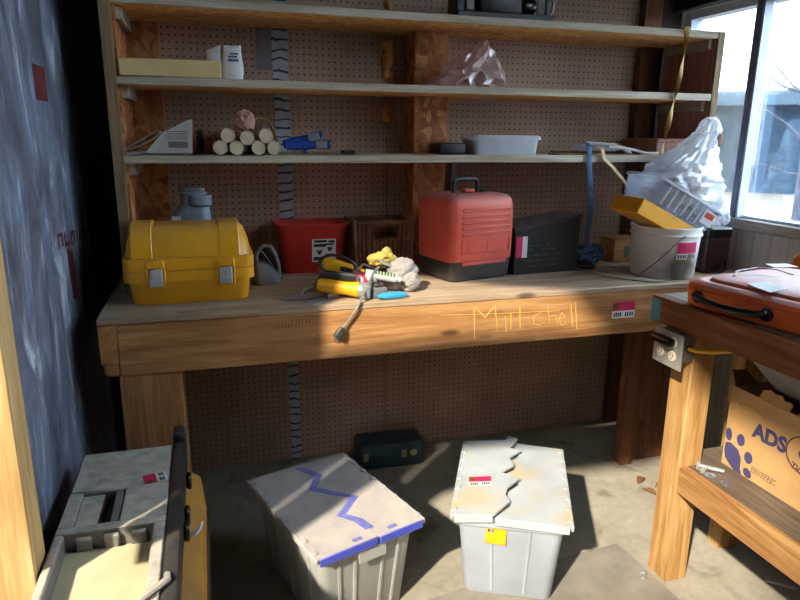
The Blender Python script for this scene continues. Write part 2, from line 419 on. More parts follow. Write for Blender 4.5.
# the left wall beyond the stud: a wide doorway with added pieces that shape the sun
b = MB().box(-0.53, -0.43, -5.0, -4.10, 0, 2.80).box(-0.53, -0.43, -4.10, -1.421, 0, 0.36)
QL = Matrix(((0, 0, 1, -0.53), (1, 0, 0, 0), (0, 1, 0, 0), (0, 0, 0, 1)))
b.prism([(-1.42, 2.18), (-1.42, 2.80), (-2.45, 2.80), (-2.10, 2.55)], 0.0, 0.10, M=QL)              # added sloping head, cuts off the top of the sun beam
b.prism([(-1.53, 0.82), (-1.655, 0.82), (-1.77, 1.40), (-1.94, 1.69), (-2.39, 2.09), (-2.74, 2.45), (-2.95, 2.80), (-2.66, 2.80), (-2.50, 2.69), (-2.05, 2.24), (-1.53, 1.655)], 0.03, 0.06, M=QL)   # added unseen mask across the opening, cut to shape the sun patches
S('wall_left_front', b, M['brown_ply'])
S('trim_1', MB().box(-0.53, -0.392, -1.42, -1.33, 0, 2.80, bev=0.002), M['stud'])
# right wall with the window opening and an added high opening for fill light
b = MB().box(2.15, 2.25, -5.0, 0.012, 0.78, 1.09).box(2.15, 2.25, -1.45, 0.012, 2.01, 2.80).box(2.15, 2.25, -5.0, -3.8, 2.01, 2.80).box(2.15, 2.25, -3.8, -1.45, 2.01, 2.06).box(2.15, 2.25, -3.8, -1.45, 2.74, 2.80).box(2.15, 2.25, -5.0, -1.30, 1.09, 2.01).box(2.15, 2.25, -0.03, 0.012, 1.09, 2.01)
b.box(2.15, 2.25, -5.0, 0.012, 0.0, 0.78, mi=1)
S('wall_right', b, [M['wall_planks'], M['ply_grey']])
S('trim_2', MB().box(2.10, 2.15, -1.45, -0.012, 2.01, 2.20, bev=0.002), M['brown_ply'])
b = MB().box(-0.53, 2.25, -5.1, -5.0, 0, 2.80)
S('wall_front', b, M['brown_ply'])
# end studs in the right back corner
S('trim_3', MB().box(1.942, 2.032, -0.042, -0.0005, 0, 2.80, bev=0.002), M['dark_wood'])
S('trim_4', MB().box(2.032, 2.148, -0.03, 0.0115, 0, 2.80), M['brown_ply'])
# window
win = MB()
win.box(2.165, 2.225, -0.075, -0.03, 1.11, 2.01).box(2.165, 2.225, -1.299, -1.255, 1.11, 2.01)
win.box(2.165, 2.225, -1.255, -0.075, 1.975, 2.01).box(2.165, 2.225, -1.255, -0.075, 1.11, 1.14)
wf = S('window_1', win, M['frame_light'])
mu = O('mullion', MB().box(2.135, 2.18, -0.512, -0.486, 1.131, 2.005, bev=0.002), M['frame'], wf)
O('mullion_bead', MB().box(2.140, 2.182, -0.522, -0.5125, 1.131, 2.005).box(2.140, 2.182, -0.4855, -0.478, 1.131, 2.005), M['frame_light'], wf)
O('pane', MB().box(2.192, 2.198, -0.48, -0.075, 1.14, 1.975), M['pane'], wf)
O('pane', MB().box(2.192, 2.198, -1.255, -0.515, 1.14, 1.975), M['pane'], wf)
O('window_sill', MB().box(2.135, 2.25, -1.30, -0.035, 1.085, 1.128, bev=0.003), M['sill'], wf)

wg = S('added_fill_window', MB().box(2.17, 2.22, -3.8, -3.76, 2.06, 2.74).box(2.17, 2.22, -1.49, -1.45, 2.06, 2.74).box(2.17, 2.22, -3.76, -1.49, 2.70, 2.74).box(2.17, 2.22, -3.76, -1.49, 2.06, 2.10), M['frame_light'])  # unseen window added to brighten the shelves from the front right
O('pane', MB().box(2.192, 2.198, -3.76, -1.49, 2.10, 2.70), M['pane'], wg)

# red printing and a red label on the house wrap
b = MB()
for quad in ([(-0.54, 1.105), (-0.456, 1.077), (-0.449, 0.914), (-0.524, 0.94)], [(-0.259, 1.022), (-0.150, 1.000), (-0.289, 0.828), (-0.402, 0.866)]):
    b.prism(quad, 0, 0.0008, M=Matrix(((0, 0, 1, -0.4299), (1, 0, 0, 0), (0, 1, 0, 0), (0, 0, 0, 1))))
for k in range(6):                                                 # the row of letters above the red V is blurred in the photo
    y0 = -0.65 + k * 0.095; z0 = 1.118 - k * 0.0095
    Q = Matrix(((0, 0, 1, -0.4299), (1, 0, 0, y0), (0, 1, 0, z0), (0, 0, 0, 1)))
    b.prism([(0, 0), (0.018, 0), (0.018, 0.045), (0, 0.045)], 0, 0.0008, M=Q)
    if k % 2 == 0: b.prism([(0.018, 0.033), (0.07, 0.03), (0.07, 0.042), (0.018, 0.045)], 0, 0.0008, M=Q)
    if k % 3 != 1: b.prism([(0.052, 0), (0.07, 0), (0.07, 0.04), (0.052, 0.04)], 0, 0.0008, M=Q)
    else: b.prism([(0.018, 0), (0.065, 0), (0.065, 0.012), (0.018, 0.012)], 0, 0.0008, M=Q)
lt = O('lettering', b, M['redprint'], bpy.data.objects['wall_left'])
b = MB().prism([(-0.706, 1.635), (-0.563, 1.636), (-0.557, 1.541), (-0.7, 1.541)], 0, 0.001, M=Matrix(((0, 0, 1, -0.4299), (1, 0, 0, 0), (0, 1, 0, 0), (0, 0, 0, 1))))
O('printed_label', b, M['redprint'], bpy.data.objects['wall_left'])

# strips stuck to the pegboard
o = O('tape_strip', MB().prism([(0.2805, 1.74), (0.274, 2.79), (0.336, 2.79), (0.343, 1.74), (0.350, 0.0), (0.306, 0.0)], 0, 0.003, M=Matrix(((1, 0, 0, 0), (0, 0, -1, -0.0006), (0, 1, 0, 0), (0, 0, 0, 1)))), M['tape'])
tag(o, 'long pale vertical strip with dark scribbled marks down the pegboard', 'strip')
o = O('paper_strip', MB().box(0.222, 0.2745, -0.003, -0.0006, 1.70, 1.93), M['grey_strip'])
tag(o, 'short plain grey strip on the pegboard beside the marked strip', 'strip')
# foam squeezed out of the pegboard seam, one lump per shelf gap
for (z0, z1, r, lab) in ((1.895, 1.985, 0.013, 'topmost lump of orange foam in the pegboard seam, above the upper shelf'),
                         (1.672, 1.84, 0.020, 'long lump of orange foam in the pegboard seam between the upper two shelves'),
                         (1.50, 1.60, 0.017, 'lowest lump of orange foam in the pegboard seam, above the third shelf')):
    pts = []; rs = []
    for k in range(13):
        u = k / 12; pts.append((0.751 + 0.006 * math.sin(9 * u + z0), -0.004, z0 + (z1 - z0) * u))
        rs.append(1.35 * r * (0.45 + 0.55 * abs(math.sin(2.4 + 7 * u + z0 * 5))) * (0.35 if k in (0, 12) else 1))
    o = O('foam_lump', MB().tube(pts, rs, 10, flat=1.0), M['foam'])
    tag(o, lab, 'foam', 'hardened foam along the pegboard seam')

# ================================================================== shelving
sh = T('shelf_unit', 'tall wooden shelf unit with three long shelves against the pegboard wall', 'shelf', (0.9, -0.19, 0.911))
def SH(name, mb, m, label=None):
    for i, v in enumerate(mb.v): mb.v[i] = v - Vector((0.9, -0.19, 0.911))
    o = O(name, mb, m, sh)
    if label: o['label'] = label
    return o
SH('side_panel', MB().box(-0.292, -0.258, -0.382, -0.0005, 0.911, 2.79, bev=0.002), M['upright'])
SH('side_panel', MB().box(2.06, 2.094, -0.382, -0.046, 0.911, 1.879, bev=0.002, mi=0).box(2.0585, 2.0599, -0.372, -0.05, 0.92, 1.85, mi=1), [M['upright'], M['redwood']])
SH('lining', MB().box(-0.2575, -0.250, -0.355, -0.010, 0.911, 2.40).box(-0.2575, -0.14, -0.010, -0.0006, 0.911, 2.40), M['osb'], 'orange flake board lining of the left side')
SH('divider', MB().box(0.828, 0.968, -0.140, -0.0005, 0.911, 1.8525, bev=0.001), M['osb'], 'flake board column between the shelf bays')
for z in (1.879, 1.634, 1.382):
    x1 = 2.0584
    b = MB().box(-0.2575, x1, -0.382, -0.3726, z - 0.027, z, bev=0.002, mi=0)
    def slab(a0, a1, b0, b1):
        b.box(a0, a1, b0, b1, z - 0.026, z - 0.006, mi=1).box(a0, a1, b0, b1, z - 0.0058, z, mi=0)
    if z > 1.8: slab(-0.2495, x1, -0.3725, -0.0115)
    else:                                                         # the lower boards are notched round the column
        slab(-0.2495, x1, -0.3725, -0.1405); slab(-0.2495, 0.8275, -0.1404, -0.0115); slab(0.9685, x1, -0.1404, -0.0115)
    SH('shelf', b, [M['shelf'], M['shelf_under']])
for z in (1.851, 1.606, 1.354):
    SH('cleat', MB().box(-0.2495, -0.228, -0.34, -0.04, z - 0.040, z, bev=0.001), M['cleat'])
    if z > 1.4: SH('cleat', MB().box(2.042, 2.0584, -0.35, -0.06, z - 0.040, z, bev=0.001), M['cleat'])
SH('batten', MB().box(1.043, 1.064, -0.02, -0.0006, 0.911, 1.355, bev=0.001), M['white_batten'], 'white upright batten')

# ================================================================== stickers and text
def stick(w, h, Mx, parent, name='sticker', dark_rows=True):
    """auction tag: pink block over a white strip with two dark groups of figures"""
    b = MB()
    b.box(-w / 2, w / 2, -0.05 * h, h / 2, 0, 0.0006, mi=0, M=Mx)
    b.box(-w / 2, -w * 0.22, 0.05 * h, h * 0.42, 0.0006, 0.0009, mi=3, M=Mx)
    b.box(-w / 2, w / 2, -h / 2, -0.05 * h, 0, 0.0006, mi=1, M=Mx)
    for a0 in (-0.40, -0.31, -0.22, -0.13, 0.10, 0.20, 0.30, 0.40):
        b.box(w * a0 - 0.03 * w, w * a0 + 0.03 * w, -h * 0.40, -h * 0.15, 0.0006, 0.0009, mi=2, M=Mx)
    return O(name, b, [M['pink'], M['white'], M['inkdark'], M['brown_mark']], parent, smooth=False)
def frame_m(origin, xdir, ydir):
    x = Vector(xdir).normalized(); y = Vector(ydir); y = (y - x * y.dot(x)).normalized(); z = x.cross(y)
    return Matrix(((x.x, y.x, z.x, origin[0]), (x.y, y.y, z.y, origin[1]), (x.z, y.z, z.z, origin[2]), (0, 0, 0, 1)))
def text_mb(txt, size, Mx, bold=0.0, depth=0.0008, shear=0.0):
    cu = bpy.data.curves.new('text', 'FONT'); cu.body = txt; cu.size = size; cu.offset = bold; cu.extrude = depth / 2; cu.resolution_u = 3; cu.shear = shear
    ob = bpy.data.objects.new('text', cu); C.objects.link(ob)
    dg = bpy.context.evaluated_depsgraph_get()
    me = bpy.data.meshes.new_from_object(ob.evaluated_get(dg))
    b = MB().add([v.co.copy() for v in me.vertices], [list(p.vertices) for p in me.polygons], 0, Mx)
    bpy.data.objects.remove(ob); bpy.data.curves.remove(cu); bpy.data.meshes.remove(me)
    return b
PX = frame_m((0, -0.7006, 0), (1, 0, 0), (0, 0, 1))               # the front face of the bench apron, figures face the room

# ================================================================== workbench
wb = T('workbench', 'long wooden workbench under the shelves with yellow crayon writing on its apron', 'workbench')
O('tabletop', MB().box(-0.342, 2.146, -0.703, -0.0006, 0.889, 0.910, bev=0.003), M['bench_top'], wb)
O('apron', MB().box(-0.288, 1.95, -0.700, -0.662, 0.722, 0.8885, bev=0.002), M['bench'], wb)
b = MB().box(-0.342, -0.2885, -0.700, -0.05, 0.762, 0.8885, bev=0.003)
b.box(-0.335, -0.2885, -0.699, -0.05, 0.722, 0.7612, bev=0.008)
O('end_rail', b, M['end_grain'], wb)
O('leg', MB().box(-0.296, -0.111, -0.690, -0.650, 0, 0.7215, bev=0.003).box(-0.149, -0.1115, -0.6498, -0.52, 0, 0.7215, bev=0.003), M['bench_leg'], wb)
O('leg', MB().box(-0.296, -0.20, -0.10, -0.012, 0, 0.8885, bev=0.003), M['dark_wood'], wb)
O('leg', MB().box(1.735, 1.80, -0.46, -0.40, 0, 0.8885, bev=0.003).box(1.80, 1.98, -0.43, -0.40, 0, 0.8885, bev=0.003), M['dark_wood'], wb)
strokes = [[(0.89, 0.75), (0.883, 0.873), (0.927, 0.828), (0.964, 0.87), (0.979, 0.768)], [(1.006, 0.825), (1.014, 0.768)], [(1.028, 0.835), (1.031, 0.773)],
           [(1.061, 0.863), (1.068, 0.775)], [(0.756, 0.848), (0.892, 0.841), (1.044, 0.837), (1.227, 0.832)], [(1.147, 0.83), (1.12, 0.817), (1.122, 0.789), (1.154, 0.78)],
           [(1.176, 0.848), (1.188, 0.79)], [(1.186, 0.813), (1.21, 0.817), (1.221, 0.781)],
           [(1.227, 0.802), (1.249, 0.807), (1.235, 0.824), (1.224, 0.802), (1.237, 0.776), (1.256, 0.781)], [(1.27, 0.854), (1.284, 0.77)], [(1.289, 0.86), (1.304, 0.754)]]
b = MB()
for st in strokes:
    w_ = 0.0012 if len(st) == 4 and st[0][0] < 0.8 else (0.0021 if st[0][0] < 1.07 or st[0][0] > 1.265 else 0.0014)
    pts = []
    for (p, q) in zip(st[:-1], st[1:]):
        for k in range(6): pts.append((p[0] + (q[0] - p[0]) * k / 6 + 0.0008 * math.sin(k * 2.1 + p[0] * 40), -0.7005, p[1] + (q[1] - p[1]) * k / 6))
    pts.append((st[-1][0], -0.7005, st[-1][1]))
    b.tube(pts, w_, 6, flat=0.25, up=(0, 1, 0))
L(O('lettering', b, M['crayon'], wb), 'handwritten name in yellow crayon')
b = MB()
for k in range(11):
    x = 0.186 + k * 0.0112; zz = 0.852 + 0.001 * k
    b.tube([(x, -0.7005, zz - 0.010), (x + 0.004, -0.7005, zz + 0.010 * (1 if k % 2 else 0.4))], 0.0014, 5, flat=0.25, up=(0, 1, 0))
    if k % 3 == 0: b.tube([(x, -0.7005, zz - 0.009), (x + 0.01, -0.7005, zz - 0.007)], 0.0012, 5, flat=0.25, up=(0, 0, 1))
L(O('handwriting', b, M['brown_mark'], wb), 'faded brown scribble')
stick(0.098, 0.064, frame_m((1.500, -0.7002, 0.8175), (1, 0, 0), (0, 0, 1)), wb)

# ================================================================== work table on the right
wt = T('work_table', 'rough wooden side table with a square post and low shelf under the window', 'table', (1.4, -1.1, 0))
def WT(name, mb, m, label=None):
    for i, v in enumerate(mb.v): mb.v[i] = v - Vector((1.4, -1.1, 0))
    o = O(name, mb, m, wt)
    if label: o['label'] = label
    return o
WT('tabletop', MB().box(1.4035, 2.146, -2.7, -1.03, 0.944, 0.9655, bev=0.002), M['table_top'])
WT('apron', MB().box(1.365, 1.403, -2.7, -1.03, 0.882, 0.9655, bev=0.003), M['table_apron'])
WT('leg', MB().box(1.4035, 1.489, -1.197, -1.105, 0, 0.9435, bev=0.004), M['post'])
WT('leg', MB().box(1.4035, 1.489, -2.68, -2.59, 0, 0.9435, bev=0.004), M['post'])
WT('leg', MB().box(1.715, 1.80, -1.095, -1.035, 0, 0.9435, bev=0.004), M['post'])
WT('leg', MB().box(2.05, 2.14, -2.68, -2.59, 0, 0.9435, bev=0.004), M['post'])
WT('shelf_beam', MB().box(1.402, 1.438, -2.5895, -1.1975, 0.342, 0.430, bev=0.003), M['table_beam'])
WT('low_shelf', MB().box(1.4385, 2.14, -2.58, -1.11, 0.408, 0.430, bev=0.002), M['grey_board'])
WT('tape', MB().box(1.3641, 1.3649, -1.075, -1.031, 0.886, 0.957), M['blue_tape'], 'blue tape on the apron end')

# outlet box screwed to the post
ob_ = T('outlet_box', 'metal outlet box with four ivory sockets on the square table post', 'outlet', (1.37, -1.152, 0.84))
def loc(mb, p):
    for i, v in enumerate(mb.v): mb.v[i] = v - Vector(p)
    return mb
P0 = (1.37, -1.152, 0.84)
O('box', loc(MB().box(1.346, 1.403, -1.203, -1.110, 0.790, 0.8805, bev=0.006), P0), M['zinc'], ob_)
O('face_plate', loc(MB().box(1.339, 1.3455, -1.220, -1.092, 0.770, 0.8815, bev=0.001), P0), M['plate'], ob_)
for y in (-1.128, -1.182):
    for z in (0.852, 0.808):
        Q = Matrix.Translation((1.3388 - P0[0], y - P0[1], z - P0[2])) @ Matrix.Rotation(-PI / 2, 4, 'Y')
        s_ = O('socket', MB().lathe([(0.0165, 0), (0.0165, 0.002), (0.0155, 0.003)], 20, M=Q), M['socket'], ob_)
        b = MB()
        for dy in (-0.006, 0.006): b.box(1.3352 - P0[0], 1.3358 - P0[0], y + dy - 0.001 - P0[1], y + dy + 0.001 - P0[1], z - 0.001 - P0[2], z + 0.008 - P0[2])
        b.box(1.3352 - P0[0], 1.3358 - P0[0], y - 0.002 - P0[1], y + 0.002 - P0[1], z - 0.010 - P0[2], z - 0.006 - P0[2])
        O('slot', b, M['inkdark'], s_)
Q = Matrix.Translation((1.375 - P0[0], -1.206 - P0[1], 0.835 - P0[2])) @ Matrix.Rotation(PI / 2, 4, 'X')
O('knockout', MB().lathe([(0.012, 0), (0.012, 0.003), (0.008, 0.003)], 16, M=Q), M['inkdark'], ob_)
o = O('plug_adapter', MB().box(-0.045, 0.040, -0.03, -0.004, -0.012, 0.013, bev=0.006, seg=2), M['black_gloss'],
      loc=(1.3395, -1.155, 0.853), rot=(0, 0, -PI / 2))
tag(o, 'black plug pushed into the upper sockets of the outlet box', 'plug')
o = O('yellow_cable', MB().tube([(1.375, -1.207, 0.835), (1.380, -1.235, 0.838), (1.395, -1.28, 0.848), (1.42, -1.32, 0.862), (1.445, -1.35, 0.885), (1.45, -1.40, 0.93)], 0.0065, 10), M['yellow_tool'])
tag(o, 'yellow cable running from the outlet box to under the table', 'cable')

S1, S2, S3, BT = 1.8793, 1.6343, 1.3823, 0.9103
# ================================================================== top shelf: black machine
mc = T('sewing_machine', 'black metal machine with a shiny lever on the top shelf', 'machine', (1.12, -0.27, S1))
mc.name = 'old_machine'
O('base', MB().box(-0.20, 0.20, -0.09, 0.09, 0, 0.022, bev=0.004), M['black_dusty'], mc)
O('body', MB().box(-0.10, 0.075, -0.06, 0.06, 0.0225, 0.12, bev=0.012, seg=2).box(-0.19, -0.115, -0.05, 0.05, 0.0225, 0.10, bev=0.006), M['black'], mc)
O('roller', MB().lathe([(0.03, -0.03), (0.034, -0.02), (0.034, 0.02), (0.03, 0.03)], 20, M=Matrix.Translation((0.10, -0.03, 0.057)) @ Matrix.Rotation(PI / 2, 4, 'Y')), M['black_gloss'], mc)
O('panel', MB().box(-0.155, -0.125, -0.062, -0.052, 0.03, 0.09, bev=0.002), M['grey'], mc)
O('panel', MB().box(0.14, 0.172, -0.05, -0.04, 0.0225, 0.10, bev=0.002), M['grey'], mc)
O('lever', MB().tube([(0.185, -0.06, 0.023), (0.19, -0.075, 0.04), (0.197, -0.07, 0.07), (0.19, -0.05, 0.11), (0.17, -0.02, 0.12)], 0.007, 8), M['steel'], mc)
O('bracket', MB().box(0.176, 0.188, -0.045, 0.02, 0.0225, 0.11, bev=0.002), M['black'], mc)
# second shelf
o = O('foam_block', MB().box(-0.16, 0.16, -0.055, 0.055, 0, 0.056, bev=0.003), M['cream_foam'], loc=(-0.089, -0.318, S2), rot=(0, 0, 0.0))
tag(o, 'long cream foam block lying on the second shelf at its left end', 'foam block')
pk = T('packet', 'small crumpled white packet with blue print beside the cream foam block', 'packet', (0.112, -0.29, S2))
b = MB()
rings = []
for k in range(9):
    u = k / 8; th = 0.020 * math.sin(PI * min(1, u * 0.9 + 0.12)) + 0.0015
    wv = 0.034 + 0.004 * math.sin(5 * u)
    rings.append([(wv * math.cos(a) + 0.004 * u, th * math.sin(a) + 0.006 * u, 0.002 + 0.108 * u + (0.009 * abs(math.cos(a)) if k == 8 else 0)) for a in [2 * PI * i / 16 for i in range(16)]])
O('bag', b.loft(rings), M['white'], pk)
O('print', MB().box(-0.012, 0.022, -0.0225, -0.0215, 0.062, 0.070).box(-0.012, 0.018, -0.0227, -0.0217, 0.075, 0.081).box(-0.006, 0.022, -0.0215, -0.0205, 0.085, 0.090), M['blue_strap'], pk)
b = MB(); rings = []
for k in range(8):
    u = k / 7; rings.append([((0.026 + 0.004 * math.sin(6 * u)) * math.cos(a), (0.012 * math.sin(PI * min(1, u + .15)) + 0.002) * math.sin(a) - 0.002 * u, 0.002 + 0.105 * u + 0.01 * math.cos(a) * (k == 7)) for a in [2 * PI * i / 14 for i in range(14)]])
o = O('packet', b.loft(rings), M['paper'], loc=(0.052, -0.285, S2)); tag(o, 'narrow white paper packet half hidden behind the cream foam block', 'packet')
# pinkish plastic bag
b = MB().blob((0, 0, 0.05), (0.150, 0.070, 0.080), 0.30, 2.6, 3, 4, flat_z=0.001, ridged=True)
for i, v in enumerate(b.v):
    h = max(0.0, v.z - 0.001)
    b.v[i] = Vector((v.x * max(0.12, 1.0 - 5.6 * h) + 0.55 * h, v.y * max(0.2, 1 - 4.5 * h), 0.001 + h * 1.22))
pb = O('plastic_bag', b, M['bag_pink'], loc=(0.985, -0.285, S2)); tag(pb, 'pinkish clear plastic bag slumped on the second shelf', 'bag')
o = O('flat_strip', MB().box(-0.16, 0.16, -0.03, 0.03, 0, 0.004, bev=0.001), M['black'], loc=(1.26, -0.22, S2), rot=(0, 0, 0.02)); tag(o, 'thin dark flat strip lying on the second shelf beside the pinkish bag', 'strip')

# ------------------------------------------------------------------ third shelf
nw = T('newspaper', 'folded newspaper leaning open at the left end of the third shelf', 'newspaper', (-0.15, -0.27, S3))
# a folded wad: thick fold at the left and one raised flap on the right
b = MB()
prof = [(-0.125, 0.000), (0.105, 0.000), (0.108, 0.006), (0.02, 0.014), (-0.125, 0.006)]
b.prism(prof, -0.10, 0.06, M=Matrix(((1, 0, 0, 0), (0, 0, -1, 0), (0, 1, 0, 0), (0, 0, 0, 1))))
O('sheets', b, M['newsprint'], nw)
def sheet(path, y0, y1, th, wob=0.004, seed=0):
    """thin sheet following an XZ path, extruded in Y with a little waviness"""
    rings = []
    n = 9
    for (x, z) in path:
        pass
    vs = []; fs = []
    P_ = len(path)
    for side in (0, 1):
        for k in range(P_):
            x, z = path[k]
            for j in range(n):
                y = y0 + (y1 - y0) * j / (n - 1)
                w = wob * noise.noise(Vector((x * 14 + seed, y * 11, z * 9)))
                vs.append((x + w * 0.4, y, z + w + (th if side else 0)))
    off = P_ * n
    for k in range(P_ - 1):
        for j in range(n - 1):
            a = k * n + j
            fs.append([a, a + 1, a + n + 1, a + n]); fs.append([off + a, off + a + n, off + a + n + 1, off + a + 1])
    for k in range(P_ - 1):
        for j in (0, n - 1):
            a = k * n + j; fs.append([a, a + n, off + a + n, off + a])
    for j in range(n - 1):
        for k in (0, P_ - 1):
            a = k * n + j; fs.append([a, a + 1, off + a + 1, off + a])
    return MB().add(vs, fs)
O('flap', sheet([(-0.124, 0.008), (-0.08, 0.034), (-0.03, 0.062), (0.008, 0.080), (0.014, 0.074), (-0.01, 0.055), (-0.06, 0.028), (-0.12, 0.012)], -0.105, 0.05, 0.0016, seed=1), M['newsprint'], nw)
b = MB()
Qf = frame_m((0.0, -0.085, 0.004), (1, 0, 0), (0, 0.35, 1))
b.prism([(-0.04, 0.002), (0.112, 0.0), (0.118, 0.118), (0.106, 0.120), (0.02, 0.074)], 0, 0.0035, M=Qf)
pg = O('page', b, M['newsprint'], nw)
b = MB()
b.box(0.035, 0.098, 0.020, 0.042, 0.0036, 0.0042, M=Qf)
for k in range(4): b.box(0.03, 0.10, 0.052 + 0.008 * k, 0.0545 + 0.008 * k, 0.0036, 0.0042, M=Qf)
O('print', b, M['newsprint_dark'], pg)
o = O('black_tool', MB().blob((0, 0, 0.045), (0.014, 0.03, 0.045), 0.2, 2, 5, 2, flat_z=0.001), M['black'], loc=(-0.010, -0.24, S3)); tag(o, 'small black object tucked behind the newspaper on the third shelf', 'tool')

pipes = [((0.056, 0.0246), 'outer left pipe of the bottom row in the cream pipe stack'), ((0.111, 0.0246), 'browner pipe, second from the left in the bottom row of the pipe stack'),
         ((0.186, 0.0246), 'cream pipe in the bottom row just right of the pink wrap'), ((0.241, 0.0246), 'outer right pipe of the bottom row, beside the blue clamps'),
         ((0.0835, 0.0668), 'cream pipe resting on the left pair of the bottom row'), ((0.1485, 0.0580), 'cream pipe in the middle of the upper row, under the pink wrap'),
         ((0.2135, 0.0668), 'cream pipe resting on the right pair of the bottom row')]
pr0 = None
for (x, z), lab in pipes:
    if pr0 is None:
        pr0 = T('plastic_pipe', lab, 'pipe', (x, -0.2, S3 + z), group='cream pipes stacked on the third shelf')
        Qp = Matrix.Rotation(PI / 2, 4, 'X')
        O('tube', MB().lathe([(0.0242, -0.16), (0.0242, 0.16), (0.0205, 0.16), (0.0205, 0.152), (0.0205, -0.16)], 22, M=Qp), M['pvc'], pr0)
        O('end_cap', MB().lathe([(0.0204, 0.150), (0.0204, 0.156), (0.012, 0.158)], 22, M=Qp), M['pvc'], pr0)
    else:
        c = copy_tree(pr0); c.location = (x, -0.2 + random.uniform(-0.004, 0.004), S3 + z); c['label'] = lab
o = O('pink_wrap', MB().blob((0, 0, 0.034), (0.032, 0.05, 0.034), 0.25, 2.5, 9, 3, ridged=True), M['pinkrag'], loc=(0.146, -0.30, S3 + 0.083)); tag(o, 'crumpled pink plastic wrap on top of the cream pipe stack', 'wrap')
o = O('cord', MB().tube([(0.175, -0.25, S3 + 0.093), (0.178, -0.25, S3 + 0.118), (0.20, -0.24, S3 + 0.128), (0.23, -0.235, S3 + 0.122), (0.246, -0.23, S3 + 0.102), (0.256, -0.225, S3 + 0.074), (0.268, -0.22, S3 + 0.03), (0.271, -0.21, S3 + 0.007)], 0.006, 8), M['cardboard_dark']); tag(o, 'brown loop of cord arching over the cream pipe stack', 'cord')

def clamp(lab, x, y, z, rz, tilt, ln):
    t = T('bar_clamp', lab, 'clamp', (x, y, z), rot=(0, tilt, rz), group='blue clamps on the third shelf')
    O('handle', MB().loft([rrect(0.030, 0.022, 0.008, 0), rrect(0.036, 0.028, 0.01, 0.3 * ln), rrect(0.026, 0.022, 0.008, 0.7 * ln), rrect(0.034, 0.024, 0.008, ln)], M=Matrix.Rotation(PI / 2, 4, 'Y')), M['blue'], t)
    O('jaw', MB().box(ln - 0.055, ln - 0.012, -0.0165, -0.011, -0.012, 0.013, bev=0.002).tube([(ln, 0, 0.005), (ln + 0.018, -0.004, 0.012), (ln + 0.03, -0.008, 0.03)], 0.004, 8).tube([(ln - 0.03, 0, 0.018), (ln - 0.022, -0.004, 0.036), (ln - 0.005, -0.004, 0.045)], 0.0035, 8), M['steel'], t)
    O('trigger', MB().box(0.06, 0.075, -0.008, 0.008, -0.030, -0.012, bev=0.003), M['blue'], t)
    return t
clamp('blue clamp lying lowest in front, beside the cream pipes', 0.290, -0.305, S3 + 0.0325, 0.04, -0.02, 0.16)
clamp('blue clamp lying on top and tilted up toward the right', 0.285, -0.245, S3 + 0.035, 0.02, -0.24, 0.15)
o = O('black_block', MB().box(-0.025, 0.025, -0.02, 0.02, 0, 0.017, bev=0.003), M['black'], loc=(0.520, -0.29, S3)); tag(o, 'tiny black block on the third shelf right of the blue clamps', 'block')
cb = T('storage_box', 'low clear plastic box with a white lid on the third shelf', 'box', (1.160, -0.255, S3))
O('body', MB().loft([rrect(0.268, 0.138, 0.02, 0.0), rrect(0.280, 0.148, 0.02, 0.058), rrect(0.270, 0.138, 0.018, 0.058), rrect(0.260, 0.130, 0.018, 0.003)]), M['box_clear'], cb)
O('lid', MB().loft([rrect(0.296, 0.160, 0.02, 0.0585), rrect(0.296, 0.160, 0.02, 0.070), rrect(0.284, 0.148, 0.02, 0.076)]), M['box_clear'], cb)
o = O('folded_cloth', MB().blob((0, 0, 0.024), (0.11, 0.045, 0.024), 0.15, 3, 21, 3), M['white'], loc=(1.160, -0.255, S3 + 0.0045)); tag(o, 'pale folded contents inside the low clear plastic box', 'cloth')
o = O('shadow_block', MB().box(-0.055, 0.055, -0.07, 0.07, 0, 0.045, bev=0.012, seg=2), M['black'], loc=(0.938, -0.235, S3)); tag(o, 'dark block standing in for the shadow between the shelf divider and the clear box', 'case')  # solid dark block put where the clear box only throws shade
# strips, straps and cords on the right end of the third shelf
for (x0, x1, y, z, rz, lab) in ((1.37, 1.60, -0.30, 0.0, 0.08, 'ragged brown cardboard strip lying at the front of the third shelf'), (1.42, 1.62, -0.24, 0.007, -0.10, 'second brown cardboard strip, lying behind and over the front one')):
    n = 14; poly = []
    for k in range(n): poly.append(((x1 - x0) * (k / (n - 1) - 0.5), -0.03 - 0.01 * random.random()))
    for k in range(n): poly.append(((x1 - x0) * (0.5 - k / (n - 1)), 0.03 + 0.012 * random.random()))
    o = O('cardboard_strip', MB().prism(poly, 0, 0.006), M['cardboard_dark'], loc=((x0 + x1) / 2, y, S3 + z), rot=(0, 0, rz), smooth=False); tag(o, lab, 'cardboard', 'cardboard strips on the third shelf')
o = O('plastic_packet', MB().blob((0, 0, 0.014), (0.10, 0.045, 0.016), 0.3, 3, 12, 3, flat_z=0.0005, ridged=True), M['bag'], loc=(1.585, -0.29, S3 + 0.0135), rot=(0, 0, -0.08)); tag(o, 'flat white and blue plastic packet on the cardboard strips', 'packet')
for (pts, r, lab) in (([(1.62, -0.33, 0.032), (1.68, -0.335, 0.030), (1.74, -0.34, 0.020), (1.80, -0.33, 0.0075), (1.86, -0.31, 0.0065), (1.91, -0.28, 0.0065)], 0.006, 'white rope sagging along the front of the third shelf'),
                      ([(1.56, -0.25, 0.048), (1.62, -0.25, 0.046), (1.68, -0.27, 0.040), (1.72, -0.28, 0.028), (1.77, -0.27, 0.0075), (1.80, -0.22, 0.0065)], 0.006, 'white rope lying farther back, arching over the packet')):
    b = MB(); q = [(x, y, S3 + z) for x, y, z in pts]
    o = O('white_rope', b.tube(q, r, 8), M['white_rope']); tag(o, lab, 'rope', 'white ropes on the third shelf')
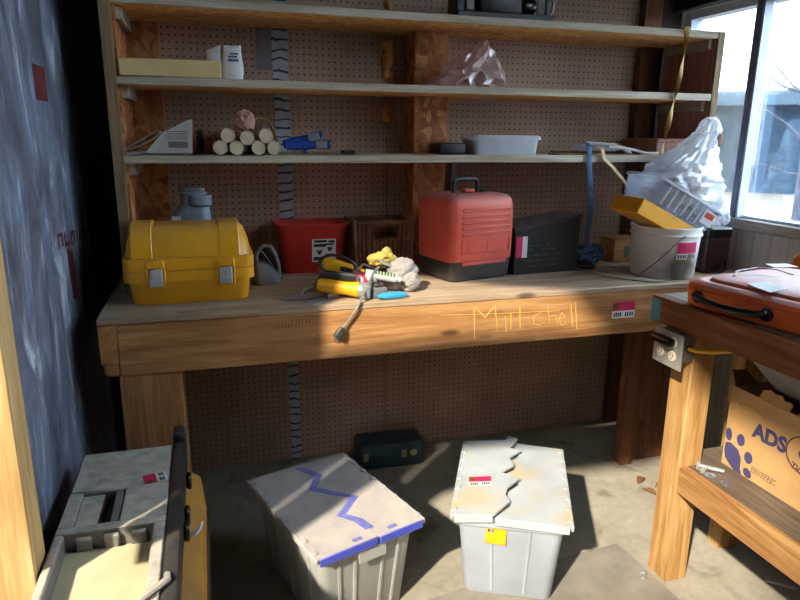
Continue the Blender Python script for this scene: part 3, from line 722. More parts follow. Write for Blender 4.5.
o = O('gold_cord', MB().tube([(1.64, -0.20, S3 + 0.008), (1.68, -0.21, S3 + 0.040), (1.73, -0.22, S3 + 0.046), (1.775, -0.21, S3 + 0.03), (1.80, -0.19, S3 + 0.008)], 0.007, 8, flat=0.5), M['gold']); tag(o, 'short gold strap looped on the third shelf behind the white ropes', 'strap')
rb = T('box_stack', 'flat red brown box at the right end of the third shelf', 'box', (1.965, -0.175, S3)); rb.name = 'flat_box'
O('body', MB().box(-0.085, 0.085, -0.12, 0.12, 0, 0.05, bev=0.002), M['redwood'], rb)
O('lid', MB().box(-0.088, 0.088, -0.123, 0.123, 0.0505, 0.068, bev=0.003), M['redwood'], rb)
# blue strap hanging from the third shelf to a coil on the bench
b = MB()
b.tube([(1.50, -0.32, S3 + 0.052), (1.495, -0.36, S3 + 0.050), (1.492, -0.388, S3 + 0.034), (1.492, -0.393, S3 - 0.02), (1.505, -0.392, S3 - 0.10), (1.521, -0.388, S3 - 0.17), (1.527, -0.38, S3 - 0.26), (1.527, -0.37, S3 - 0.34), (1.53, -0.36, S3 - 0.40), (1.54, -0.35, S3 - 0.44)], 0.0115, 8, flat=0.12, up=(0, 0, 1))
st = O('blue_strap', b, M['blue_strap']); tag(st, 'blue webbing strap hanging from the third shelf down to the bench', 'strap')
b = MB(); rnd = random.Random(4)
for k in range(9):
    cx, cy, cz = 1.535 + rnd.uniform(-0.035, 0.05), -0.33 + rnd.uniform(-0.05, 0.05), BT + 0.028 + 0.0045 * k
    rx, rz_ = rnd.uniform(0.038, 0.055), rnd.uniform(0.022, 0.030)
    tl = rnd.uniform(-0.8, 0.8)
    pts = []
    for i in range(16):
        a = 2 * PI * i / 16
        pts.append((cx + rx * math.cos(a) * math.cos(tl), cy + rx * math.cos(a) * math.sin(tl) + 0.014 * math.sin(2 * a), max(BT + 0.004, cz + rz_ * math.sin(a))))
    b.tube(pts, 0.010, 8, flat=0.18, up=(0, 1, 0), closed=True)
for k in range(3):                                                # a big curl on the right of the heap
    pts = [(1.600 + 0.028 * math.cos(a) + 0.004 * k, -0.34 + 0.016 * k, BT + 0.052 + 0.036 * math.sin(a)) for a in [PI * 1.4 * i / 11 - 0.6 for i in range(12)]]
    b.tube(pts, 0.010, 8, flat=0.18, up=(0, 1, 0))
o = O('strap_coil', b, M['blue_strap']); tag(o, 'tangled heap of blue webbing strap on the bench beside the black case', 'strap')
# tan strap hanging off the third shelf, gold twisted strap hanging from the top shelf
o = O('tan_strap', MB().tube([(1.545, -0.26, S3 + 0.042), (1.55, -0.34, S3 + 0.037), (1.555, -0.386, S3 + 0.024), (1.56, -0.394, S3 - 0.012), (1.60, -0.40, S3 - 0.045), (1.645, -0.42, S3 - 0.10), (1.672, -0.45, S3 - 0.155), (1.690, -0.47, S3 - 0.20)], 0.011, 8, flat=0.2, up=(0, 0, 1)), M['tan']); tag(o, 'tan strap hanging off the third shelf toward the tilted clear bin', 'strap')
pts = []
for k in range(40):
    u = k / 39
    pts.append((1.893 - 0.060 * u ** 1.5 + 0.004 * math.sin(6 * u), -0.392 - 0.004 * u, 1.887 - 0.50 * u))
b = MB().tube([(1.895, -0.34, 1.885), (1.894, -0.37, 1.886)] + pts[:2], 0.011, 8, flat=0.2, up=(0, 0, 1))
b.tube(pts, [0.012 - 0.003 * abs(math.sin(k * 0.32)) for k in range(40)], 8, flat=0.22, up=(0, 1, 0), twist=0.24)
o = O('twisted_strap', b, M['gold']); tag(o, 'gold twisted strap hanging from the top shelf in front of the right end', 'strap')

# ================================================================== on the bench
yc = T('tool_case', 'yellow plastic tool case with two grey latches at the left end of the bench', 'tool case', (-0.067, -0.455, BT))
O('body', MB().loft([rrect(0.350, 0.205, 0.03, 0.0), rrect(0.368, 0.218, 0.035, 0.008), rrect(0.384, 0.228, 0.035, 0.077), rrect(0.412, 0.250, 0.035, 0.078), rrect(0.412, 0.250, 0.035, 0.113), rrect(0.400, 0.24, 0.03, 0.114)]), M['yellow'], yc)
b = MB().loft([rrect(0.404, 0.244, 0.03, 0.1145), rrect(0.412, 0.250, 0.035, 0.116), rrect(0.412, 0.250, 0.035, 0.154), rrect(0.396, 0.234, 0.045, 0.156), rrect(0.384, 0.214, 0.05, 0.200), rrect(0.362, 0.186, 0.055, 0.232), rrect(0.325, 0.150, 0.055, 0.250), rrect(0.27, 0.10, 0.045, 0.255)])
lid_prof = [(-0.119, 0.155), (-0.109, 0.200), (-0.095, 0.234), (-0.074, 0.255), (-0.04, 0.261), (0.04, 0.261), (0.074, 0.255), (0.095, 0.234), (0.109, 0.200), (0.119, 0.155)]
for x0, x1 in ((-0.180, -0.108), (0.092, 0.164)):
    vs = []; n = len(lid_prof)
    for x, k in ((x0, 0.955), (x0 + 0.006, 1.0), (x1 - 0.006, 1.0), (x1, 0.955)):
        vs.append([(x, y * k, 0.155 + (z - 0.155) * k) for y, z in lid_prof])
    b.loft(vs)
O('lid', b, M['yellow'], yc)
for x in (-0.105, 0.112):
    la = O('latch', MB().box(x - 0.021, x + 0.021, -0.133, -0.1255, 0.064, 0.122, bev=0.003).box(x - 0.021, x + 0.021, -0.138, -0.1332, 0.066, 0.088, bev=0.002), M['latch'], yc)
    O('hinge', MB().box(x - 0.030, x + 0.030, -0.134, -0.1253, 0.123, 0.150, bev=0.004).box(x - 0.030, x - 0.0222, -0.131, -0.1253, 0.060, 0.1225, bev=0.002).box(x + 0.0222, x + 0.030, -0.131, -0.1253, 0.060, 0.1225, bev=0.002), M['yellow'], la)

jg = T('jug', 'grey blue plastic jug standing behind the yellow tool case', 'jug', (-0.060, -0.225, BT))
O('body', MB().loft([rrect(0.128, 0.125, 0.03, 0.0), rrect(0.140, 0.136, 0.03, 0.01), rrect(0.140, 0.136, 0.03, 0.245), rrect(0.126, 0.125, 0.035, 0.27, cx=0.007), rrect(0.100, 0.105, 0.035, 0.30, cx=0.016), rrect(0.096, 0.10, 0.035, 0.335, cx=0.012), rrect(0.09, 0.095, 0.035, 0.338, cx=0.012)]), M['grey_blue'], jg)
O('collar', MB().loft([rrect(0.074, 0.13, 0.03, 0.286, cx=0.034), rrect(0.086, 0.144, 0.035, 0.294, cx=0.034), rrect(0.086, 0.144, 0.035, 0.318, cx=0.034), rrect(0.076, 0.132, 0.03, 0.328, cx=0.034)]), M['grey_blue'], jg)
O('cap', MB().loft([rrect(0.094, 0.09, 0.03, 0.3385, cx=0.008), rrect(0.094, 0.09, 0.03, 0.354, cx=0.008), rrect(0.085, 0.08, 0.03, 0.357, cx=0.008)]), M['grey'], jg)
O('grip', MB().box(-0.004, 0.018, -0.0745, -0.0685, 0.19, 0.262, bev=0.005).box(-0.022, -0.006, -0.0735, -0.0685, 0.18, 0.25, bev=0.004).box(0.020, 0.036, -0.0735, -0.0685, 0.18, 0.25, bev=0.004), M['grey_blue'], jg)
O('label', MB().box(-0.066, -0.034, -0.0692, -0.0684, 0.205, 0.255, mi=0).box(-0.063, -0.038, -0.0697, -0.0692, 0.212, 0.236, mi=1), [M['white'], M['redprint']], jg)

sd = T('sander', 'grey wedge shaped power tool lying between the yellow case and the red bin', 'power tool', (0.195, -0.30, BT))
O('body', MB().loft([[(x, y, z) for (x, y, z) in r] for r in (
    rrect(0.10, 0.13, 0.03, 0.0), rrect(0.108, 0.14, 0.03, 0.012), rrect(0.100, 0.13, 0.03, 0.032), rrect(0.06, 0.10, 0.025, 0.068, cx=-0.018), rrect(0.04, 0.07, 0.02, 0.080, cx=-0.026))]), M['grey'], sd)
O('handle', MB().tube([(-0.035, -0.02, 0.075), (-0.030, -0.02, 0.115), (-0.005, -0.02, 0.142), (0.022, -0.02, 0.138), (0.036, -0.02, 0.11), (0.048, -0.02, 0.07), (0.052, -0.02, 0.022)], 0.0075, 8), M['grey'], sd)
O('cord', MB().tube([(-0.045, 0.05, 0.05), (-0.04, 0.06, 0.10), (-0.02, 0.06, 0.12), (0.0, 0.06, 0.10), (0.03, 0.065, 0.05), (0.055, 0.065, 0.01), (0.062, 0.02, 0.005)], 0.004, 8), M['black'], sd)

rd = T('red_bin', 'red tapered plastic bin with a white fruit label', 'bin', (0.399, -0.112, BT)); rd.name = 'plastic_bin'
O('body', MB().loft([rrect(0.222, 0.125, 0.03, 0.0), rrect(0.232, 0.132, 0.03, 0.006), rrect(0.278, 0.180, 0.035, 0.182), rrect(0.296, 0.198, 0.04, 0.183), rrect(0.298, 0.200, 0.04, 0.199), rrect(0.284, 0.186, 0.037, 0.200), rrect(0.270, 0.172, 0.034, 0.19), rrect(0.222, 0.122, 0.03, 0.008)]), M['red'], rd)
Ql = frame_m((0.040, -0.0805, 0.090), (1, 0, 0), (0, -0.024, 0.176))
b = MB().box(-0.048, 0.048, -0.044, 0.050, 0, 0.0008, mi=0, M=Ql)
for (x0, x1, y0, y1, mi) in ((-0.040, 0.012, 0.036, 0.046, 1), (0.018, 0.042, 0.034, 0.044, 1), (-0.042, 0.008, 0.018, 0.030, 1), (0.002, 0.04, 0.024, 0.031, 1), (-0.042, -0.012, -0.038, -0.024, 1), (0.006, 0.040, -0.018, -0.012, 1), (0.004, 0.036, -0.034, -0.030, 1)):
    b.box(x0, x1, y0, y1, 0.0008, 0.0012, mi=mi, M=Ql)
for cx, cy in ((-0.018, -0.004), (0.024, 0.008)):
    b.prism([(cx - 0.011, cy + 0.006), (cx - 0.006, cy + 0.010), (cx, cy + 0.006), (cx + 0.007, cy + 0.010), (cx + 0.011, cy + 0.005), (cx + 0.006, cy - 0.007), (cx, cy - 0.011), (cx - 0.007, cy - 0.007)], 0.0008, 0.0012, mi=2, M=Ql)
L(O('label', b, [M['white'], M['inkdark'], M['redprint']], rd, smooth=False), 'white label with two red fruits')

# wicker basket
bk = T('wicker_basket', 'dark woven wicker basket with a hand hole, behind the pile of tools', 'basket', (0.677, -0.155, BT))
W2, D2, HH = 0.121, 0.088, 0.215
b = MB(); rnd = random.Random(11)
def rod(x, y, z0, z1, mi):
    b.tube([(x * 0.94, y * 0.94, z0), (x * 0.97 + rnd.uniform(-.003, .003), y * 0.97 + rnd.uniform(-.002, .002), (z0 + z1) / 2), (x, y, z1)], 0.0034 + rnd.uniform(0, .0012), 6, mi=mi)
for k in range(27):
    x = -W2 + 2 * W2 * k / 26
    for y in (-D2, D2):
        if y < 0 and abs(x - 0.005) < 0.042:
            rod(x, y, 0.006, 0.135, k % 2); rod(x, y, 0.186, 0.205, k % 2)
        else: rod(x, y, 0.006, 0.205, k % 2)
for k in range(1, 17):
    y = -D2 + 2 * D2 * k / 17
    for x in (-W2, W2): rod(x, y, 0.006, 0.205, k % 2)
O('weave', b, [M['wicker'], M['wicker_dark']], bk)
b = MB()
for z, r in ((0.206, 0.0065), (0.135, 0.004), (0.07, 0.004), (0.012, 0.005)):
    k = 0.94 + 0.06 * z / 0.2
    for off in (-0.004, 0.004):
        pts = []
        for (ax, ay, bx, by) in ((-1, -1, 1, -1), (1, -1, 1, 1), (1, 1, -1, 1), (-1, 1, -1, -1)):
            for i in range(8):
                u = i / 8; pts.append(((ax + (bx - ax) * u) * W2 * k, (ay + (by - ay) * u) * D2 * k + 0, z + off * math.cos(i * PI)))
        b.tube(pts, r * 0.75, 6, closed=True)
O('rim', b, M['wicker'], bk)
for sx in (-1, 1):
    for sy in (-1, 1): O('corner_post', MB().tube([(sx * W2 * 0.94, sy * D2 * 0.94, 0), (sx * W2 * 1.01, sy * D2 * 1.01, HH)], 0.007, 8), M['wicker'], bk)
O('bottom', MB().box(-W2 * 0.92, W2 * 0.92, -D2 * 0.92, D2 * 0.92, 0.004, 0.010), M['wicker_dark'], bk)

# red case with black base
rc = T('power_tool_case', 'dusty red plastic case with a black base and black top handle', 'case', (0.983, -0.347, BT), 14 * D2R)
rc.name = 'red_case'
w, d = 0.305, 0.25
O('base', MB().loft([rrect(w - 0.03, d - 0.03, 0.03, 0.0), rrect(w - 0.012, d - 0.012, 0.035, 0.006), rrect(w - 0.004, d - 0.004, 0.035, 0.07), rrect(w - 0.004, d - 0.004, 0.035, 0.076)]), M['black_dusty'], rc)
O('shell', MB().loft([rrect(w - 0.008, d - 0.008, 0.03, 0.0765), rrect(w, d, 0.034, 0.08), rrect(w + 0.004, d + 0.002, 0.034, 0.20), rrect(w + 0.002, d, 0.034, 0.285), rrect(w - 0.008, d - 0.01, 0.034, 0.308), rrect(w - 0.03, d - 0.034, 0.03, 0.322), rrect(w - 0.07, d - 0.07, 0.03, 0.328)]).box(-0.10, 0.115, -0.1270, -0.115, 0.062, 0.0764, bev=0.003), M['case_red'], rc)
b = MB()
for k in range(5): b.box(-0.105, 0.125, -0.1300, -0.1235, 0.176 + 0.0225 * k, 0.189 + 0.0225 * k, bev=0.003)
b.box(-0.105, 0.125, -0.1290, -0.1235, 0.108, 0.112, bev=0.001).box(-0.105, 0.125, -0.1290, -0.1235, 0.160, 0.164, bev=0.001).box(-0.105, -0.101, -0.1290, -0.1235, 0.1125, 0.1595).box(0.121, 0.125, -0.1290, -0.1235, 0.1125, 0.1595)
b.box(-0.075, 0.02, -0.1277, -0.1235, 0.116, 0.119).box(-0.075, 0.02, -0.1277, -0.1235, 0.152, 0.155).box(-0.075, -0.072, -0.1277, -0.1235, 0.1195, 0.1515).box(0.017, 0.02, -0.1277, -0.1235, 0.1195, 0.1515)
O('rib', b, M['case_red'], rc)
O('handle', MB().tube([(-0.062, 0.0, 0.327), (-0.060, 0.0, 0.372), (-0.052, 0.0, 0.380), (0.042, 0.0, 0.380), (0.050, 0.0, 0.372), (0.052, 0.0, 0.327)], 0.0085, 8), M['black'], rc)
O('catch', MB().box(-0.02, 0.03, -0.02, 0.02, 0.3285, 0.343, bev=0.006), M['case_red'], rc)
O('clip', MB().box(0.064, 0.106, -0.01, 0.025, 0.329, 0.340, bev=0.004), M['black'], rc)

# black slanted case
am = T('black_case', 'black slant topped plastic box with small faded lettering, right of the red case', 'case', (1.320, -0.405, BT), 4.8 * D2R)
poly = [(-0.150, 0.0), (0.152, 0.0), (0.158, 0.222), (-0.150, 0.178)]
QY = Matrix(((1, 0, 0, 0), (0, 0, -1, 0.16), (0, 1, 0, 0), (0, 0, 0, 1)))
O('body', MB().prism(poly, 0.0, 0.16, M=QY), M['black'], am)
O('lid', MB().prism([(-0.154, 0.1782), (0.161, 0.2235), (0.163, 0.237), (-0.154, 0.1915)], -0.004, 0.163, M=QY), M['black_dusty'], am)
b = MB(); rnd = random.Random(3)
for r_, (z, h, n) in enumerate(((0.112, 0.010, 9), (0.094, 0.012, 12), (0.072, 0.012, 11), (0.050, 0.010, 11), (0.030, 0.006, 12))):
    x = -0.088
    for k in range(n):
        ww = rnd.uniform(0.006, 0.014)
        if rnd.random() < 0.8: b.box(x, x + ww, -0.0008, -0.0001, z, z + h * rnd.uniform(0.6, 1.0))
        x += ww + 0.003
O('lettering', b, plastic('faded_print', (74, 74, 70), 0.7), am)
stick(0.086, 0.052, frame_m((-0.118, -0.0002, 0.112), (0, 0, -1), (-1, 0, 0)), am)

M['box_wood'] = wood('box_wood', (196, 140, 84), (222, 168, 108), (236, 190, 134), 'X')
o_ = T('wooden_box', 'small plain wooden box on the bench beside the white bucket', 'box', (1.800, -0.215, BT), 0.02)
O('body', MB().box(-0.07, 0.07, -0.055, 0.055, 0, 0.088, bev=0.003), M['box_wood'], o_)
O('lid', MB().box(-0.071, 0.071, -0.056, 0.056, 0.0885, 0.104, bev=0.003), M['box_wood'], o_)
O('stamp', MB().box(-0.018, 0.010, -0.0566, -0.0552, 0.022, 0.070), M['grey'], o_)

# ------------------------------------------------------------------ the pile of tools at the front of the bench
Bz = BT
tr = T('trowel', 'grey flat steel trowel lying on the bench in front of the red bin', 'trowel', (0.30, -0.585, Bz), 0.22)
O('blade', MB().prism([(-0.085, -0.012), (-0.05, -0.034), (0.055, -0.034), (0.055, 0.034), (-0.05, 0.034), (-0.082, 0.016)], 0.004, 0.0065), M['steel_dull'], tr)
O('shank', MB().tube([(-0.01, 0, 0.0065), (0.0, 0, 0.03), (0.03, 0, 0.036), (0.05, 0, 0.036)], 0.005, 8), M['steel_dull'], tr)
O('handle', MB().lathe([(0.012, 0), (0.014, 0.01), (0.012, 0.04), (0.014, 0.055), (0.010, 0.06)], 12, M=Matrix.Translation((0.035, 0, 0.036)) @ Matrix.Rotation(PI / 2, 4, 'Y')), M['grey'], tr)
t2 = T('putty_knife', 'second grey flat tool under the yellow grinder, nearest the bench edge', 'tool', (0.345, -0.645, Bz), 0.5)
O('blade', MB().prism([(-0.05, -0.028), (0.03, -0.020), (0.03, 0.020), (-0.05, 0.028)], 0.0, 0.003), M['steel_dull'], t2)
O('handle', MB().loft([rrect(0.02, 0.016, 0.006, 0.0), rrect(0.024, 0.018, 0.007, 0.03), rrect(0.018, 0.014, 0.006, 0.05)], M=Matrix.Translation((0.028, 0, 0.010)) @ Matrix.Rotation(PI / 2, 4, 'Y')), M['grey'], t2)

gd = T('angle_grinder', 'yellow angle grinder with grey head lying at the front of the tool pile', 'grinder', (0.425, -0.620, Bz + 0.037), rot=(0, 0.10, -0.34))
QX = Matrix.Rotation(PI / 2, 4, 'Y')
O('body', MB().lathe([(0.016, -0.085), (0.024, -0.078), (0.026, -0.03), (0.023, 0.02), (0.027, 0.05), (0.027, 0.058)], 18, M=QX), M['yellow_tool'], gd)
O('grip', MB().loft([rrect(0.030, 0.020, 0.008, -0.07), rrect(0.036, 0.024, 0.01, 0.0), rrect(0.032, 0.022, 0.008, 0.045)], M=Matrix.Translation((0, 0.008, 0.036)) @ QX), M['black'], gd)
O('head', MB().lathe([(0.026, 0.0585), (0.028, 0.064), (0.026, 0.092), (0.018, 0.10)], 18, M=QX).lathe([(0.012, -0.022), (0.016, -0.020), (0.016, 0.020), (0.012, 0.024)], 16, M=Matrix.Translation((0.086, -0.016, 0))), M['steel_dull'], gd)
dr = T('drill', 'yellow and black power tool resting on top of the tool pile', 'drill', (0.44, -0.525, Bz + 0.085), rot=(0, 0.26, -0.12))
O('body', MB().loft([rrect(0.044, 0.038, 0.014, -0.075), rrect(0.056, 0.046, 0.018, -0.06), rrect(0.054, 0.046, 0.018, -0.01), rrect(0.044, 0.040, 0.016, 0.05), rrect(0.030, 0.030, 0.012, 0.085)], M=QX), M['yellow_tool'], dr)
O('vent', MB().box(-0.005, 0.045, -0.0245, -0.018, -0.006, 0.012, bev=0.003), M['inkdark'], dr)
O('chuck', MB().lathe([(0.016, 0.0855), (0.016, 0.105), (0.009, 0.118)], 14, M=QX), M['black'], dr)
O('handle', MB().loft([rrect(0.034, 0.026, 0.01, -0.075), rrect(0.030, 0.026, 0.01, -0.02)], M=Matrix.Translation((-0.040, 0.0, -0.006)) @ Matrix.Rotation(0.25, 4, 'Y')), M['black'], dr)
coil = []
for i in range(30):
    a = 2 * PI * i / 15
    coil.append((-0.015 + (0.062 + 0.006 * (i // 15)) * math.cos(a), -0.032 - 0.005 * (i // 15), 0.012 + 0.036 * math.sin(a)))
coil += [(0.07, -0.04, 0.04), (0.11, -0.04, 0.035), (0.135, -0.045, 0.02)]
O('cord', MB().tube(coil, 0.0045, 8), M['black'], dr)
pc = T('power_cord', 'grey power cord hanging over the bench edge with a plug at its end', 'cord', (0.56, -0.575, Bz + 0.09))
P0 = Vector((0.56, -0.575, Bz + 0.09))
pts = [(0.570, -0.570, 1.002), (0.545, -0.600, 0.995), (0.515, -0.645, 0.965), (0.485, -0.690, 0.935), (0.468, -0.711, 0.915), (0.452, -0.7135, 0.888), (0.430, -0.7135, 0.858), (0.405, -0.7145, 0.830)]
O('cable', loc(MB().tube(pts, 0.0040, 8), P0), M['grey'], pc)
Qp = frame_m((0.405, -0.716, 0.832), (0, -1, 0), (-0.45, 0, -0.89))
pl = O('plug', loc(MB().loft([[(x, z, y) for x, y, z in r] for r in (rrect(0.014, 0.014, 0.005, -0.004), rrect(0.022, 0.024, 0.007, 0.012), rrect(0.026, 0.030, 0.008, 0.03), rrect(0.024, 0.028, 0.008, 0.036))], M=Qp), P0), M['black_dusty'], pc)
O('prong', loc(MB().box(-0.008, -0.0065, 0.0362, 0.052, -0.0075, -0.0015, M=Qp).box(-0.008, -0.0065, 0.0362, 0.052, 0.003, 0.009, M=Qp), P0), M['steel'], pl)
tp = T('tape_roll', 'pink and white tape roll tilted on the grinder in the tool pile', 'tape', (0.497, -0.560, Bz + 0.045), rot=(0.9, 0.45, 0.1))
O('roll', MB().lathe([(0.012, -0.013), (0.036, -0.013), (0.036, 0.013), (0.012, 0.013), (0.012, -0.013)], 24, cap0=False, cap1=False), M['white'], tp)
O('band', MB().lathe([(0.013, 0.0132), (0.0362, 0.0132), (0.0366, 0.004), (0.0362, 0.004), (0.0358, 0.0134)], 24, cap0=False, cap1=False), M['pink'], tp)
bt = T('battery', 'grey plastic battery block on its side in the tool pile', 'battery', (0.548, -0.632, Bz), rot=(0, 0.0, 0.3))
O('body', MB().box(-0.030, 0.030, -0.022, 0.022, 0, 0.036, bev=0.007, seg=2), M['grey'], bt)
O('contact', MB().box(-0.016, 0.016, -0.014, 0.014, 0.0362, 0.046, bev=0.003), M['black'], bt)
o = O('knob', MB().lathe([(0.012, -0.016), (0.022, -0.013), (0.024, 0.006), (0.020, 0.015), (0.006, 0.017)], 20, M=Matrix.Rotation(1.1, 4, 'Y')), M['latch'], loc=(0.533, -0.600, Bz + 0.058)); tag(o, 'round pale grey knob lying in the middle of the tool pile', 'knob')
tu = T('sealant_tube', 'white and green printed tube lying across the tool pile', 'tube', (0.575, -0.606, Bz + 0.066), rot=(0.5, 0.22, -0.18))
O('tube', MB().loft([rrect(0.003, 0.036, 0.001, -0.062), rrect(0.020, 0.034, 0.009, -0.03), rrect(0.028, 0.030, 0.012, 0.03), rrect(0.026, 0.028, 0.012, 0.048)], M=QX), M['paper'], tu)
b = MB()
for k in range(7): b.box(-0.032 + 0.011 * k, -0.025 + 0.011 * k, -0.009, 0.009, 0.0135 if k > 2 else 0.0118, 0.0146 if k > 2 else 0.0136)
O('print', b, plastic('green_print', (70, 110, 60), 0.6), tu)
O('cap', MB().lathe([(0.009, 0.0485), (0.009, 0.064)], 12, M=QX), M['white'], tu)
o = O('blue_packet', MB().loft([rrect(0.004, 0.026, 0.001, -0.055), rrect(0.020, 0.036, 0.008, -0.03), rrect(0.022, 0.036, 0.008, 0.03), rrect(0.004, 0.026, 0.001, 0.055)], M=QX), M['cyan'], loc=(0.592, -0.668, Bz + 0.0115), rot=(0, 0, 0.12)); tag(o, 'bright blue packet lying at the bench edge under the tool pile', 'packet')
gl = O('cloth_rag', MB().blob((0.008, 0.006, 0.070), (0.050, 0.038, 0.042), 0.20, 1.5, 31, 4, ridged=True).blob((0.028, -0.020, 0.034), (0.034, 0.034, 0.034), 0.20, 1.7, 35, 4, flat_z=0.0005, ridged=True).blob((-0.020, 0.012, 0.034), (0.04, 0.034, 0.034), 0.20, 1.7, 37, 3, flat_z=0.0005, ridged=True), M['glove'], loc=(0.655, -0.555, Bz)); tag(gl, 'crumpled pale grey cloth rag at the right end of the tool pile', 'rag')
gy = T('work_glove', 'yellow and grey work glove draped on top of the tool pile', 'glove', (0.592, -0.525, Bz + 0.088))
O('palm', MB().blob((0.0, 0.0, 0.022), (0.046, 0.032, 0.026), 0.25, 2.6, 41, 3, ridged=True).blob((0.018, 0.004, 0.045), (0.020, 0.016, 0.022), 0.2, 2.4, 44, 2), M['glove_yellow'], gy)
b = MB()
for k in range(3): b.tube([(-0.02 + 0.01 * k, -0.028, 0.030 - 0.006 * k), (0.0 + 0.012 * k, -0.036, 0.012 - 0.004 * k), (0.022 + 0.012 * k, -0.040, 0.004)], 0.0045, 8)
O('stripe', b, M['steel_dull'], gy)

# ------------------------------------------------------------------ right end of the bench
def bucket_mat():
    t = NT('stained_bucket')
    g = t.n('ShaderNodeVectorMath', operation='LENGTH'); t.l(t.obj((4.2, 3.2, 6.0), (0.0, 0.42, -0.30)), g.inputs[0])
    n = t.noise(t.obj(), 11, 4, 0.6)
    f = t.math('ADD', g.outputs['Value'], t.math('MULTIPLY', t.math('SUBTRACT', n, 0.5), 0.7))
    k = t.ramp(f, [(0.20, (0.95, 0.95, 0.95, 1)), (0.50, (0, 0, 0, 1))])
    col = t.mix(k, lin((228, 226, 222)), lin((96, 80, 66)))
    return t.done(col, 0.4)
bu = T('bucket', 'white plastic bucket with brown stains and a pink tag on the bench', 'bucket', (1.780, -0.540, BT))
O('body', MB().lathe([(0.118, 0), (0.122, 0.004), (0.133, 0.168), (0.139, 0.169), (0.139, 0.176), (0.134, 0.177), (0.135, 0.196), (0.140, 0.197), (0.140, 0.205), (0.134, 0.205), (0.118, 0.006)], 40, cap1=True), bucket_mat(), bu)
O('bail', MB().tube([(-0.020, -0.1425, 0.178), (-0.045, -0.139, 0.16), (-0.085, -0.128, 0.115), (-0.120, -0.108, 0.07), (-0.146, -0.075, 0.03), (-0.150, -0.06, 0.014), (-0.160, -0.05, 0.006)], 0.0022, 6), M['black_dusty'], bu)
b = MB()
def arc_patch(a0, a1, z0, z1, r, mi):
    n = 5
    for k in range(n):
        p, q = a0 + (a1 - a0) * k / n, a0 + (a1 - a0) * (k + 1) / n
        vs = [(rr * math.sin(a), -rr * math.cos(a), z) for rr in (r, r + 0.0008) for a, z in ((p, z0), (q, z0), (q, z1), (p, z1))]
        b.add(vs, [[0, 3, 2, 1], [4, 5, 6, 7], [0, 1, 5, 4], [3, 7, 6, 2], [0, 4, 7, 3], [1, 2, 6, 5]], mi)
arc_patch(-0.30, 0.38, 0.108, 0.150, 0.1325, 0); arc_patch(-0.30, 0.04, 0.084, 0.1075, 0.1320, 1)
for a in (-0.24, -0.17, -0.10, -0.03): arc_patch(a - 0.02, a + 0.02, 0.089, 0.102, 0.1330, 2)
for a in (0.12, 0.19, 0.26, 0.33): arc_patch(a - 0.016, a + 0.016, 0.089, 0.103, 0.1318, 2)
O('sticker', b, [M['pink'], M['white'], M['inkdark']], bu, smooth=False)
th = 0.455
yb = O('yellow_box', MB().box(0, 0.29, -0.09, 0.09, 0, 0.062, bev=0.003), M['yellow'], loc=(1.556, -0.555, 1.178), rot=(0, th, 0)); tag(yb, 'yellow flat box tilted into the mouth of the white bucket', 'box')
bn = T('clear_bin', 'tilted translucent plastic bin of dark parts lying over the yellow box and bucket', 'bin', (1.590, -0.565, 1.2340), rot=(0, th, 0))
L_, Wd, Hh = 0.315, 0.17, 0.092
cxm = 0.165
O('body', MB().loft([rrect(L_ - 0.01, Wd - 0.01, 0.02, 0.0, cx=cxm), rrect(L_, Wd, 0.02, 0.003, cx=cxm), rrect(L_ + 0.035, Wd + 0.03, 0.025, Hh - 0.006, cx=cxm), rrect(L_ + 0.05, Wd + 0.045, 0.03, Hh - 0.005, cx=cxm), rrect(L_ + 0.05, Wd + 0.045, 0.03, Hh, cx=cxm), rrect(L_ + 0.032, Wd + 0.028, 0.024, Hh, cx=cxm), rrect(L_ - 0.004, Wd - 0.004, 0.02, 0.004, cx=cxm)]), M['bin_clear'], bn)
b = MB()
for k in range(6):
    x = 0.065 + 0.036 * k
    b.add([(x - 0.004, -Wd / 2 - 0.0012, 0.006), (x + 0.004, -Wd / 2 - 0.0012, 0.006), (x + 0.004, -Wd / 2 - 0.0155, Hh - 0.012), (x - 0.004, -Wd / 2 - 0.0155, Hh - 0.012), (x - 0.004, -Wd / 2 - 0.004, 0.006), (x + 0.004, -Wd / 2 - 0.004, 0.006), (x + 0.004, -Wd / 2 - 0.0185, Hh - 0.012), (x - 0.004, -Wd / 2 - 0.0185, Hh - 0.012)],
          [[0, 1, 2, 3], [4, 7, 6, 5], [0, 4, 5, 1], [2, 6, 7, 3], [1, 5, 6, 2], [0, 3, 7, 4]])
O('rib', b, M['box_clear'], bn)
W1, W0 = (L_ + 0.052, Wd + 0.047), (L_ + 0.036, Wd + 0.032)
O('rim', MB().loft([rrect(W1[0], W1[1], 0.03, Hh - 0.007, cx=cxm), rrect(W1[0], W1[1], 0.03, Hh + 0.002, cx=cxm), rrect(W0[0], W0[1], 0.024, Hh + 0.002, cx=cxm), rrect(W0[0], W0[1], 0.024, Hh - 0.007, cx=cxm)], closed=True), M['box_clear'], bn)
Qs = frame_m((0.288, -Wd / 2 - 0.0128, 0.046), (1, 0, 0), (0, -0.16, 1))
O('sticker', MB().box(-0.03, 0.03, -0.024, 0.028, 0, 0.0008, mi=0, M=Qs).box(-0.022, 0.022, 0.0, 0.022, 0.0008, 0.0012, mi=1, M=Qs), [M['white'], M['red_print2']], bn, smooth=False)
b = MB(); rnd = random.Random(8)
for k in range(60):
    b.blob((0.05 + 0.23 * rnd.random(), rnd.uniform(-0.055, 0.055), 0.022 + 0.045 * rnd.random()), (rnd.uniform(.015, .03), rnd.uniform(.012, .022), rnd.uniform(.008, .016)), 0.25, 3, k, 1)
